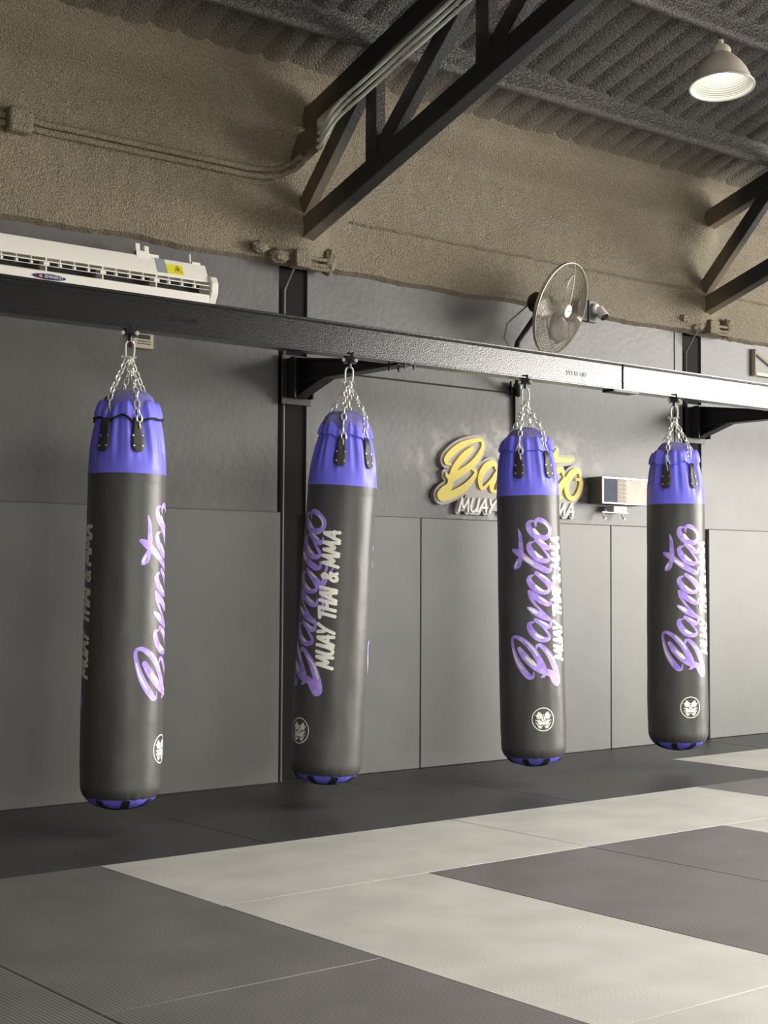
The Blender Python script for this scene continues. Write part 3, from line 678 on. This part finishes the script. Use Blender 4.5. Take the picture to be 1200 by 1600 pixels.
    def link(b, a, d, flip, Lk=.046, wd=.0115, wr=.0045):
        d = d.normalized(); side = d.cross(Vector((0, 0, 1)) if abs(d.z) < .99 else Vector((1, 0, 0))).normalized(); o2 = d.cross(side)
        ss = side if flip else o2; h = Lk/2-wd-wr; c = a+d*(Lk/2-wr)
        P = [c+d*(h+wd*math.sin(PI*i/6))+ss*wd*math.cos(PI*i/6) for i in range(7)]+[c-d*(h+wd*math.sin(PI*i/6))-ss*wd*math.cos(PI*i/6) for i in range(7)]
        b.tube(P, wr, 6, closed=True)
    for j, a in enumerate(ta):
        zr = -.448; rr = top_r(a, zr)+.008
        ring_top = Vector((math.cos(a)*rr*.97, math.sin(a)*rr*.97, zr+.050))
        start = Vector((0, (-.012, -.004, .004, .012)[j], -.136)); edge = Vector((math.cos(a)*.136, math.sin(a)*.136, -.345))
        path = [start, edge+Vector((0, 0, .012)), ring_top]; L = [(path[1]-path[0]).length, (path[2]-path[1]).length]; tot = sum(L)
        b = MB(); nl = max(6, round(tot/.0375)); st = tot/nl
        def pt(s): return path[0].lerp(path[1], s/L[0]) if s < L[0] else path[1].lerp(path[2], min(1, (s-L[0])/L[1]))
        for q in range(nl):
            a0, a1 = pt(q*st), pt((q+1)*st); link(b, a0, (a1-a0), (q+j) % 2 == 0, Lk=st+.0088)
        b.build('chain', M['chrome'], t)
        # triangular ring
        u = Vector((-math.sin(a), math.cos(a), 0)); o = Vector((math.cos(a), math.sin(a), 0)); c0 = o*(rr+.004)
        rt = ring_top; pl = c0+u*.024+Vector((0, 0, zr-.004)); pr = c0-u*.024+Vector((0, 0, zr-.004))
        b = MB(); b.tube([rt+u*.006, pl, pl.lerp(pr, .06)-Vector((0, 0, .005)), pr.lerp(pl, .06)-Vector((0, 0, .005)), pr, rt-u*.006], .0034, 6, closed=True); b.build('ring', M['chrome'], t)
        if j == hook:
            b = MB(); p = c0+Vector((0, 0, zr+.05))+o*.010
            for q in range(3): link(b, p-Vector((0, 0, .034*q))+u*.006*math.sin(q), Vector((.15*u.x, .15*u.y, -1)), q % 2 == 0)
            b.build('loose_chain_end', M['chrome'], t)
        # leather tab following the sleeve
        b = MB(); F = []; prof = [(-.448, .0215), (-.49, .0225), (-.52, .026), (-.545, .030), (-.575, .0305), (-.597, .027), (-.610, .018), (-.615, .006)]
        for z, hw_ in prof:
            rw = []
            for s in (-1, -.5, 0, .5, 1):
                ph = a+s*hw_*1.15/.185; r = max(top_r(a, z), top_r(ph, z))+.006+(.008 if z > -.5 else 0)
                rw.append(b.bm.verts.new((r*math.cos(ph), r*math.sin(ph), z)))
            F.append(rw)
        for A, B in zip(F, F[1:]):
            for k in range(4): b.bm.faces.new((A[k], B[k], B[k+1], A[k+1]))
        tb = b.build('leather_tab', M['tab'], t, smooth=60, recalc=False)
        so = tb.modifiers.new('thick', 'SOLIDIFY'); so.thickness = .007; so.offset = 0
        for s, z in ((-.72, -.535), (.72, -.535), (-.62, -.585), (.62, -.585)):
            ph = a+s*.034/.185; r = top_r(a, z)+.0125
            b = MB(); b.lathe([(.0048, 0), (.004, .002), (0, .003)], 10, Matrix.Translation((r*math.cos(ph), r*math.sin(ph), z)) @ rot_to((math.cos(a), math.sin(a), 0))); b.build('rivet', M['chrome'], tb)
    # printed lettering, twice round the bag
    rr_ = math.radians(rot)
    def mp(turn, lift):
        def f(u, v):
            ph = rr_+turn+(.140-v)/.193; z = U0+u*UZ
            return surf(ph, z, lift)
        return f
    def outward(mb):
        for f in mb.bm.faces:
            f.normal_update(); c = f.calc_center_median()
            if f.normal.x*c.x+f.normal.y*c.y < 0: f.normal_flip()
    for turn in (0, PI):
        b1, b2, b3, b4 = MB(), MB(), MB(), MB()
        for P in LETTER_STROKES_BAG: ribbon(b1.bm, P, mp(turn, .0008), .010, grow=1.12, across=4)
        for P in HIGHLIGHTS: ribbon(b2.bm, P, mp(turn, .0013), .010, grow=1.8)
        for P in CAPLINES: ribbon(b3.bm, P, mp(turn, .0018), .008, across=2)
        # round emblem with a fierce horned mask
        ec = math.radians(17.5)+rr_+turn; ez = U0-.157*UZ
        def em(x, y, lift=.0012): return surf(ec+x*.070/.197, ez+y*.070, lift)
        ringp = [(math.cos(2*PI*i/48), math.sin(2*PI*i/48)) for i in range(49)]
        for A, B in zip(ringp, ringp[1:]):
            b4.bm.faces.new([b4.bm.verts.new(em(*q)) for q in ((A[0], A[1]), (B[0], B[1]), (B[0]*.92, B[1]*.92), (A[0]*.92, A[1]*.92))])
        half = [[(-.77, .44), (-.6, .36), (-.42, .66), (-.33, .63), (-.1, .42), (-.1, .27), (-.2, .1), (-.28, .03), (-.54, .06), (-.62, .29)],
                [(-.1, .27), (-.02, .22), (-.02, .1), (-.12, .06), (-.2, .1)],
                [(-.02, .42), (-.05, .37), (-.05, .31), (-.0, .3), (-.0, .42)],
                [(-.20, .0), (-.12, .1), (-.03, .02), (-.0, .02), (0, -.16), (-.17, -.1)],
                [(-.72, -.03), (-.33, -.03), (-.2, -.14), (0, -.2), (0, -.5), (-.1, -.42), (-.3, -.5), (-.48, -.36), (-.5, -.2), (-.55, -.13), (-.66, -.1)],
                [(-.72, -.2), (-.58, -.28), (-.46, -.45), (-.28, -.55), (-.04, -.53), (-.24, -.78), (-.45, -.70), (-.46, -.58)]]
        for sgn in (1, -1):
            for poly in half:
                pv = [Vector((sgn*px_, py_, 0)) for px_, py_ in poly]
                for tri in geometry.tessellate_polygon([pv]):
                    A, B, C_ = [pv[i] for i in tri]; N = 3
                    grid = {(i, j): b4.bm.verts.new(em(*(A+(B-A)*(i/N)+(C_-A)*(j/N)).xy)) for i in range(N+1) for j in range(N+1-i)}
                    for i in range(N):
                        for j in range(N-i):
                            b4.bm.faces.new((grid[i, j], grid[i+1, j], grid[i, j+1]))
                            if i+j < N-1: b4.bm.faces.new((grid[i+1, j], grid[i+1, j+1], grid[i, j+1]))
        for mb, nm, mm in ((b1, 'script_lettering', 'lilac'), (b2, 'lettering_highlight', 'whiteprint'), (b3, 'capital_lettering', 'creamprint'), (b4, 'mask_emblem', 'creamprint')):
            outward(mb); mb.build(nm, M[mm], t, smooth=60, recalc=False)
    return t
D2 = math.radians
make_bag(3.562, D2(29.1), 52, -.008, (-41, 16), 'leftmost punching bag, black and purple, black piping round its purple cuff', True, 1, hook=1)
make_bag(4.934, D2(37.7), -68, -.053, (-6, 52), 'second punching bag from the left, leaning, with MUAY THAI & MMA facing the camera', False, 2, taper=1.35)
make_bag(6.285, D2(44.5), 0, .024, (-16, 47), 'third punching bag from the left, hanging in front of the yellow sign', False, 3)
make_bag(7.680, D2(50.3), 7, .008, (-19, 43), 'rightmost punching bag, in front of the far black column', False, 4)

# ------------------------------------------------------------------ wall sign
t = thing('wall_sign', (6.44, W0, 1.865), 'cut-out grey wall sign with yellow script lettering and small white capitals', 'sign')
import numpy as np
def cut_board(strokes, polys, off, y0, y1, res, name, material, parent):
    """one clean cut-out board: everything within (half width + off) of a stroke or inside a polygon"""
    A = []
    for P in strokes:
        Q = smooth_path(P, .004)
        A += [(a, c, max(h, .0008)) for a, c, h in Q]
    A = np.array(A); x0, x1 = A[:, 0].min()-.08, A[:, 0].max()+.08; z0, z1 = A[:, 1].min()-.08, A[:, 1].max()+.08
    nx, nz = int((x1-x0)/res)+1, int((z1-z0)/res)+1
    X, Z = np.meshgrid(x0+np.arange(nx)*res, z0+np.arange(nz)*res, indexing='ij'); F = np.full(X.shape, 1e3)
    for a, c, h in A: F = np.minimum(F, np.hypot(X-a, Z-c)-h-off)
    for poly in polys:
        ins = np.zeros(X.shape, bool); D = np.full(X.shape, 1e3)
        for (ax, az), (bx, bz) in zip(poly, poly[1:]+poly[:1]):
            ins ^= ((az > Z) != (bz > Z)) & (X < (bx-ax)*(Z-az)/((bz-az) or 1e-9)+ax)
            t_ = np.clip(((X-ax)*(bx-ax)+(Z-az)*(bz-az))/((bx-ax)**2+(bz-az)**2), 0, 1); D = np.minimum(D, np.hypot(X-ax-t_*(bx-ax), Z-az-t_*(bz-az)))
        F = np.minimum(F, np.where(ins, -D, D))
    b = MB(); cache = {}
    def vert(key, px, pz):
        if key not in cache: cache[key] = b.bm.verts.new((px, y0, pz))
        return cache[key]
    for i in range(nx-1):
        for k in range(nz-1):
            c = [(i, k), (i+1, k), (i+1, k+1), (i, k+1)]; f = [F[q] for q in c]
            if min(f) >= 0: continue
            out = []
            for m_ in range(4):
                p, q = c[m_], c[(m_+1) % 4]; fp, fq = f[m_], f[(m_+1) % 4]
                if fp < 0: out.append(vert(p, X[p], Z[p]))
                if (fp < 0) != (fq < 0):
                    t_ = fp/(fp-fq); e = (min(p, q), max(p, q)); out.append(vert(e, X[p]+(X[q]-X[p])*t_, Z[p]+(Z[q]-Z[p])*t_))
            out = list(dict.fromkeys(out))
            if len(out) > 2:
                try: b.bm.faces.new(out)
                except ValueError: pass
    fs = list(b.bm.faces)
    e = bmesh.ops.extrude_face_region(b.bm, geom=fs)
    bmesh.ops.translate(b.bm, vec=(0, y1-y0, 0), verts=[v for v in e['geom'] if isinstance(v, bmesh.types.BMVert)])
    return b.build(name, material, parent, smooth=0)
def sx(P, vs=1.34): return [(.06+(u-.047)*1.40, v*vs, h*1.37) for u, v, h in P]
def sp(poly): return [(.06+(u-.047)*1.40, v*1.34) for u, v in poly]
SW = [sx(P) for P in LETTER_STROKES]
SC = [[(a, c, h) for a, c, h in sx(P)] for P in caps_strokes('MUAY THAI & MMA', .175, .985, -.112, -.046, .085)]
FILL = [sp(q) for q in ([(.08, -.03), (.13, .04), (.10, .12), (.19, .20), (.30, .245), (.325, .23), (.30, .13), (.29, .02), (.15, -.04)],
        [(.28, -.01), (1.0, .0), (1.01, .07), (.96, .12), (.80, .10), (.66, .12), (.5, .11), (.38, .12), (.27, .07)],
        [(.18, -.105), (.975, -.105), (.985, .02), (.26, .02)])]
cut_board(SW, FILL, .024, -.030, 0, .006, 'backing_board', M['plate'], t)
cut_board(SC, [], .016, -.0296, -.001, .005, 'backing_board', M['plate'], t)
cut_board(SW, [], .0015, -.042, -.0302, .0045, 'yellow_lettering', M['yellow'], t)
cut_board(SC, [], .0, -.040, -.0302, .0035, 'white_lettering', M['white'], t)

# ------------------------------------------------------------------ air conditioner
t = thing('air_conditioner', (2.2, W0, 2.84), 'long cream air conditioner on the wall above the black rail, at the left', 'air conditioner')
x1 = 2.36
b = MB()
b.poly_x([(0, .01), (0, .245), (-.17, .240), (-.215, .140), (-.215, .133), (-.12, .133), (-.12, .045), (-.214, .062), (-.220, .056), (-.216, .010), (-.19, -.002), (-.15, -.002)], 0, x1)
b.build('casing', M['acwhite'], t, smooth=25, bevel=.004)
b = MB(); b.poly_x([(-.119, .05), (-.119, .131), (-.125, .131), (-.125, .05)], .01, x1-.01); b.build('outlet_interior', M['dark'], t, smooth=0)
b = MB(); b.poly_x([(-.02, -.002), (-.03, .19), (-.215, .172), (-.236, .130), (-.233, .075), (-.195, -.004)], x1, x1+.055); b.build('end_cap', M['acwhite'], t, smooth=25, bevel=.010)
b = MB(); b.poly_x([(-.224, .114), (-.205, .120), (-.204, .116), (-.224, .108)], .0, x1); b.build('vane', M['acwhite'], t, smooth=0)
b = MB(); b.poly_x([(-.220, .090), (-.20, .093), (-.20, .0905), (-.220, .087)], .0, x1); b.build('vane', M['acwhite'], t, smooth=0)
k = 0; xx = .9
while xx < x1-.05:
    b = MB()
    if k % 4 == 1: b.poly_x([(-.14, .055), (-.14, .132), (-.213, .132), (-.215, .060)], xx, xx+.008); b.box(xx-.012, xx+.022, -.218, -.214, .092, .108)
    else: b.poly_x([(-.19, .090), (-.19, .132), (-.213, .132), (-.214, .090)], xx, xx+.004); b.box(xx-.003, xx+.010, -.2175, -.2135, .092, .106)
    b.build('louver_fin', M['acwhite'], t, smooth=0); xx += .085; k += 1
b = MB(); n = 40
for zz, rr2 in ((0, 1),):
    vs = [b.bm.verts.new((1.345+.098*math.cos(2*PI*i/n), -.2165, .029+.0155*math.sin(2*PI*i/n))) for i in range(n)]; f = b.bm.faces.new(vs)
    e = bmesh.ops.extrude_face_region(b.bm, geom=[f]); bmesh.ops.translate(b.bm, vec=(0, -.006, 0), verts=[v for v in e['geom'] if isinstance(v, bmesh.types.BMVert)])
bd = b.build('badge', M['navy'], t, smooth=30)
text_mesh('badge_lettering', 'EMINENT', .024, M['white'], bd, Matrix.Translation((1.372, -.2235, .029)) @ R0 @ Matrix.Diagonal((1.1, 1, 1, 1)))
b = MB(); b.box(1.285, 1.302, -.224, -.2226, .021, .037); b.build('badge_mark', M['orange'], bd, smooth=0)
def facing(y0, z0, y1, z1, xa, xb, name, material, th=.0012):   # thin sheet stuck on the sloping front panel
    d = Vector((0, y1-y0, z1-z0)); nrm = Vector((0, -(z1-z0), (y1-y0))).normalized()
    if nrm.y > 0: nrm = -nrm
    b = MB(); P = [Vector((xa, y0, z0)), Vector((xb, y0, z0)), Vector((xb, y1, z1)), Vector((xa, y1, z1))]
    a = [b.bm.verts.new(p+nrm*.0006) for p in P]; c = [b.bm.verts.new(p+nrm*(.0006+th)) for p in P]
    b.bm.faces.new(a); b.bm.faces.new(c[::-1])
    for i in range(4): b.bm.faces.new((a[i], c[i], c[(i+1) % 4], a[(i+1) % 4]))
    return b.build(name, material, t, smooth=0)
P0, P1 = (-.215, .140), (-.17, .240)
def on(f): return (P0[0]+(P1[0]-P0[0])*f, P0[1]+(P1[1]-P0[1])*f)
facing(*on(.12), *on(.72), 2.085, 2.195, 'warning_sticker', M['stickeryellow'])
facing(*on(.10), *on(.98), 2.02, 2.083, 'foil_label', M['silver'])
sy, sz = on(.40)
b = MB(); b.tube([(2.160+.028*math.cos(PI/2+2*PI*i/3), sy-.003-.0105*math.sin(PI/2+2*PI*i/3)*-.9*1 , sz+.026*math.sin(PI/2+2*PI*i/3)) for i in range(3)], .0014, 5, closed=True)
b.box(2.159, 2.161, sy-.008, sy-.001, sz-.006, sz+.012); b.build('warning_triangle', M['dark'], t)
b = MB(); b.poly_x([(-.175, .22), (-.16, .31), (-.145, .31), (-.15, .22)], 1.90, 1.93); b.poly_x([(-.175, .22), (-.165, .30), (-.15, .30), (-.15, .22)], 1.955, 1.985)
b.poly_x([(-.178, .22), (-.172, .268), (-.13, .268), (-.13, .22)], 1.90, 1.985); b.build('hanging_bracket', M['acwhite'], t, smooth=0, bevel=.003)
b = MB(); b.poly_x([(-.150, .24), (-.15, .262), (-.145, .262), (-.145, .24)], 1.985, 2.06); b.build('bracket_web', M['acwhite'], t, smooth=0)
b = MB(); b.tube([(2.275, -.14, .235), (2.270, -.14, .30)], .006, 8); b.box(2.275, 2.33, -.165, -.14, .230, .252); b.build('top_clip', M['acwhite'], t)

# ------------------------------------------------------------------ wired remote of the air conditioner
t = thing('wall_controller', (4.236, W0, 2.622), 'small beige control panel on the wall just right of the leftmost bag clamp', 'control panel')
b = MB(); b.box(-.068, .068, -.028, 0, -.045, .045); b.build('housing', M['beige'], t, smooth=0, bevel=.004)
b = MB(); b.box(-.034, .044, -.031, -.0281, .008, .034); b.build('display', M['dark'], t, smooth=0)
for r_ in (0, 1):
    for c_ in range(6): b = MB(); b.box(-.038+c_*.015, -.027+c_*.015, -.031, -.0281, -.008-r_*.014, -.002-r_*.014); b.build('button', M['darkgrey'], t, smooth=0)
b = MB(); b.tube([(-.02, -.01, .062), (.0, -.012, .05), (.03, -.01, .06)], .003, 6); b.build('cable', M['beige'], t)

# ------------------------------------------------------------------ wall fan
t = thing('wall_fan', (7.24, W0, 2.45), 'round wire-cage wall fan tilted to the right, above the rail', 'fan')
b = MB(); b.box(-.018, .018, -.03, -.001, -.16, .14); b.box(-.05, .05, -.018, -.001, .10, .17); b.build('wall_bracket', M['steel'], t, smooth=0, bevel=.003)
b = MB(); b.box(-.075, .012, -.05, -.0305, .125, .195); b.build('switch_box', M['dark'], t, smooth=0, bevel=.003)
b = MB(); b.lathe([(.028, 0), (.028, .012), (.022, .016), (0, .018)], 20, Matrix.Translation((-.016, -.051, .16)) @ Matrix.Rotation(PI/2, 4, 'X')); b.build('speed_knob', M['white'], t)
hub = Vector((.075, -.44, .655)); nrm = Vector((.27, -.92, -.34)).normalized()
FM = Matrix.Translation(hub) @ rot_to(nrm)
back = hub-nrm*.26
b = MB(); b.tube([(0, -.04, .10), (-.08, -.12, .18), (-.17, -.20, .26), (-.20, -.21, .34), (-.16, -.20, .44), tuple(back+Vector((0, 0, -.10))), tuple(back)], [.017, .02, .022, .022, .02, .02, .02], 10); b.build('arm', M['steel'], t)
b = MB(); b.lathe([(.0, -.30), (.05, -.298), (.072, -.27), (.075, -.20), (.07, -.15), (.05, -.135), (0, -.13)], 24, FM); b.build('motor', M['dark'], t)
Rf = .325
b = MB()
for i in range(24):
    r = .05+(Rf-.05)*i/23; zz = .012-.055*(r/Rf)**2.2
    b.tube([(FM @ Vector((r*math.cos(2*PI*k/48), r*math.sin(2*PI*k/48), zz))) for k in range(48)], .0021, 4, closed=True)
for k in range(8):
    a = 2*PI*k/8; b.tube([FM @ Vector((r*math.cos(a), r*math.sin(a), .009-.055*(r/Rf)**2.2)) for r in (.03, .1, .18, .26, Rf)], .0024, 5)
b.build('front_guard', M['wire'], t)
b = MB(); b.tube([(FM @ Vector((Rf*math.cos(2*PI*k/64), Rf*math.sin(2*PI*k/64), -.043))) for k in range(64)], .006, 8, closed=True)
b.tube([(FM @ Vector((Rf*math.cos(2*PI*k/64), Rf*math.sin(2*PI*k/64), -.058))) for k in range(64)], .004, 8, closed=True); b.build('guard_rim', M['wire'], t)
b = MB()
for i in range(16):
    r = .07+(Rf-.07)*i/15; zz = -.155+.10*(r/Rf)**3
    b.tube([(FM @ Vector((r*math.cos(2*PI*k/48), r*math.sin(2*PI*k/48), zz))) for k in range(48)], .0021, 4, closed=True)
for k in range(8):
    a = 2*PI*(k+.5)/8; b.tube([FM @ Vector((r*math.cos(a), r*math.sin(a), -.153+.10*(r/Rf)**3)) for r in (.06, .14, .22, .28, Rf)], .0024, 5)
b.build('rear_guard', M['wire'], t)
for k in range(3):
    b = MB(); a0 = 2*PI*k/3+1.0; rows = []
    for i in range(9):
        f = i/8; r = .05+.235*f; half = .16+.36*math.sin(PI*min(1, f*1.05+.08))**.8; rows.append([b.bm.verts.new(FM @ Vector((r*math.cos(a0+s*half+f*.25), r*math.sin(a0+s*half+f*.25), -.075+s*.032*(1-.4*f)))) for s in (-1, -.5, 0, .5, 1)])
    for A, B in zip(rows, rows[1:]):
        for q in range(4): b.bm.faces.new((A[q], A[q+1], B[q+1], B[q]))
    o = b.build('blade', M['blade'], t, smooth=60); s_ = o.modifiers.new('thick', 'SOLIDIFY'); s_.thickness = .003
b = MB(); b.lathe([(.05, -.11), (.052, -.06), (.035, -.04), (0, -.038)], 24, FM); b.build('hub', M['blade'], t)
b = MB(); b.lathe([(.0, .004), (.046, .006), (.044, .014), (.03, .018), (0, .02)], 28, FM); bd = b.build('centre_badge', M['white'], t)
b = MB(); b.box(-.012, .012, -.004, .004, .0195, .0205, FM); b.build('badge_mark', M['darkgrey'], bd, smooth=0)
b = MB(); b.tube([tuple(back+Vector((-.04, .03, -.02))), (-.26, -.20, .56), (-.29, -.2, .46), (-.24, -.2, .40), (-.17, -.2, .38)], .005, 6); b.build('power_cord', M['darkgrey'], t)
# wire down the wall from the fan switch
tag(MB().tube([(7.225, .022, 2.44), (7.225, .022, 2.10), (7.23, .022, 1.67)], .004, 6).build('wall_cable', M['darkgrey']), 'thin grey cable running down the wall from the fan switch behind the third bag', 'cable')
tag(MB().tube([(7.24, .018, 2.296), (7.255, .016, 2.30), (7.30, .016, 2.30)], .012, 6).build('cable_gland', M['dark']), 'black cable gland under the fan bracket, behind the third bag chains', 'cable gland')

# ------------------------------------------------------------------ security camera
t = thing('security_camera', (7.90, W0, 3.22), 'white security camera on a black box, right of the wall fan', 'camera')
b = MB(); b.box(-.115, -.005, -.10, .0, -.075, .075); b.build('mount_box', M['dark'], t, smooth=0, bevel=.006)
b = MB(); b.box(-.004, .085, -.11, -.06, -.078, .082); b.build('mount_plate', M['darkgrey'], t, smooth=0, bevel=.004)
b = MB(); b.lathe([(.038, 0), (.038, .02), (.03, .028), (0, .03)], 24, Matrix.Translation((.055, -.111, .022)) @ Matrix.Rotation(PI/2, 4, 'X')); b.build('base', M['white'], t)
dn = Vector((.10, -.62, -.78)).normalized(); c0 = Vector((.085, -.15, -.01))
b = MB(); b.tube([(.06, -.135, .02), tuple(c0)], .016, 10); b.build('swivel', M['white'], t)
b = MB(); b.lathe([(0, -.04), (.030, -.04), (.036, -.032), (.036, .042), (.0, .042)], 24, Matrix.Translation(c0) @ rot_to(dn)); b.build('camera_body', M['white'], t)
b = MB(); b.lathe([(.033, .0425), (.031, .049), (0, .05)], 24, Matrix.Translation(c0) @ rot_to(dn)); b.build('lens_window', M['dark'], t)

# ------------------------------------------------------------------ wall display box
t = thing('wall_display', (8.26, W0, 1.81), 'shallow metal-framed display box on the wall, left of the rightmost bag', 'display box')
b = MB(); b.box(-.265, .262, -.135, 0, .0, .20); b.build('housing', M['darkgrey'], t, smooth=0, bevel=.012)
b = MB()
for x0, x1_, z0, z1 in ((-.265, .262, .185, .20), (-.265, .262, 0, .013), (-.265, -.250, .013, .185), (.247, .262, .013, .185)): b.box(x0, x1_, -.147, -.1355, z0, z1)
b.build('frame', M['chrome'], t, smooth=0, bevel=.003)
b = MB(); b.box(-.249, -.10, -.142, -.136, .014, .184); b.build('screen', M['screen'], t, smooth=0)
b = MB(); b.box(-.099, -.005, -.142, -.136, .014, .184); kp = b.build('keypad', M['keypad'], t, smooth=0)
for r_ in range(5):
    for c_ in range(4): b = MB(); b.box(-.090+c_*.021, -.076+c_*.021, -.1445, -.1421, .030+r_*.03, .044+r_*.03); b.build('key', M['beige'], kp, smooth=0)
b = MB(); b.box(-.004, .246, -.142, -.136, .014, .184); b.build('glass_panel', M['pane_reflection'], t, smooth=0)
t = thing('hook_rail', (8.24, W0, 1.75), 'small white hook rail on the wall under the display box', 'hook rail')
b = MB(); b.box(-.07, .075, -.10, 0, .005, .048); b.build('block', M['white'], t, smooth=0, bevel=.003)
b = MB(); b.box(-.15, .13, -.06, -.052, .0, .006); b.tube([(-.11, -.055, .0), (-.11, -.055, .022)], .006, 6); b.tube([(.10, -.055, .0), (.10, -.055, .022)], .006, 6); b.build('bar', M['chrome'], t, smooth=0)
for xx in (-.145, .065):
    b = MB(); b.tube([(xx, -.056, .0), (xx, -.06, -.02), (xx, -.075, -.04), (xx, -.085, -.045)], [.006, .006, .009, .011], 8); b.build('hook', M['white'], t)

# ------------------------------------------------------------------ steel shelf bracket at the right edge
t = thing('shelf_bracket', (9.985, W0, 2.94), 'pale steel triangular bracket on the wall at the right edge above the rail', 'bracket')
b = MB(); b.box(-.022, .022, -.012, 0, .0, .225); b.box(-.022, -.017, -.04, -.012, .0, .225); up_ = b.build('upright', M['beige'], t, smooth=0, bevel=.002)
for k in range(6): b = MB(); b.box(-.005, .007, -.0135, -.0121, .04+k*.026, .055+k*.026); b.build('slot', M['white'], up_, smooth=0)
b = MB(); b.box(.0, .42, -.035, -.013, .005, .033); b.build('lower_arm', M['beige'], t, smooth=0, bevel=.002)
b = MB(); b.tube([(.0, -.024, .21), (.42, -.024, .03)], .013, 4); b.build('diagonal_arm', M['beige'], t, smooth=0)

# ------------------------------------------------------------------ bell lamp
lp = Vector((7.355, -1.71, 4.40))
t = thing('bell_lamp', lp, 'lit bell-shaped pendant lamp with ribbed reflector under the second purlin, upper right', 'lamp', mtx=Matrix.Translation(lp) @ Matrix.Rotation(.13, 4, Vector((-.78, .63, 0))))
Rl = .198
b = MB(); shell = [(.066, .155), (.080, .142), (.102, .118), (.132, .083), (.160, .038), (.180, -.01), (Rl, -.055)]
b.lathe(shell+[(Rl-.004, -.055)]+[(r-.006, z-.004) for r, z in shell[::-1][1:]], 64, cap0=False, cap1=False); b.build('shade', M['lampshell'], t)
b = MB(); prof = []
for i in range(34):
    f = i/33; r = .190-.135*f**1.05; z = -.05+.19*f**1.05; prof.append((r+(.006 if i % 2 else 0), z))
b.lathe(prof, 64, cap0=False, cap1=False); b.build('ribbed_liner', M['lampinner'], t, smooth=20)
b = MB(); b.tube([(Rl*math.cos(2*PI*k/64), Rl*math.sin(2*PI*k/64), -.057) for k in range(64)], .008, 8, closed=True); b.build('rim', M['lampinner'], t)
b = MB(); b.lathe([(.0, .21), (.052, .208), (.064, .19), (.068, .135), (.0, .135)], 32); nk = b.build('neck', M['lampshell'], t)
b = MB(); b.lathe([(.0, .255), (.02, .253), (.024, .208), (0, .208)], 20); b.build('socket_cap', M['lampshell'], t)
b = MB(); b.tube([(0, 0, .25), (.005, .0, .265), (.0, .004, .29), (.008, 0, .31)], .005, 6); b.build('hook', M['dark'], t)
b = MB(); b.lathe([(0, .11), (.035, .10), (.052, .06), (.045, .02), (0, .0)], 24); b.build('bulb', M['bulb'], t)
l = bpy.data.lights.new('lamp_glow', 'POINT'); l.energy = 1.5; l.shadow_soft_size = .06; l.color = (1, .97, .88)
lo_ = bpy.data.objects.new('lamp_glow', l); COL.objects.link(lo_); lo_.parent = t; lo_.location = (0, 0, -.02)
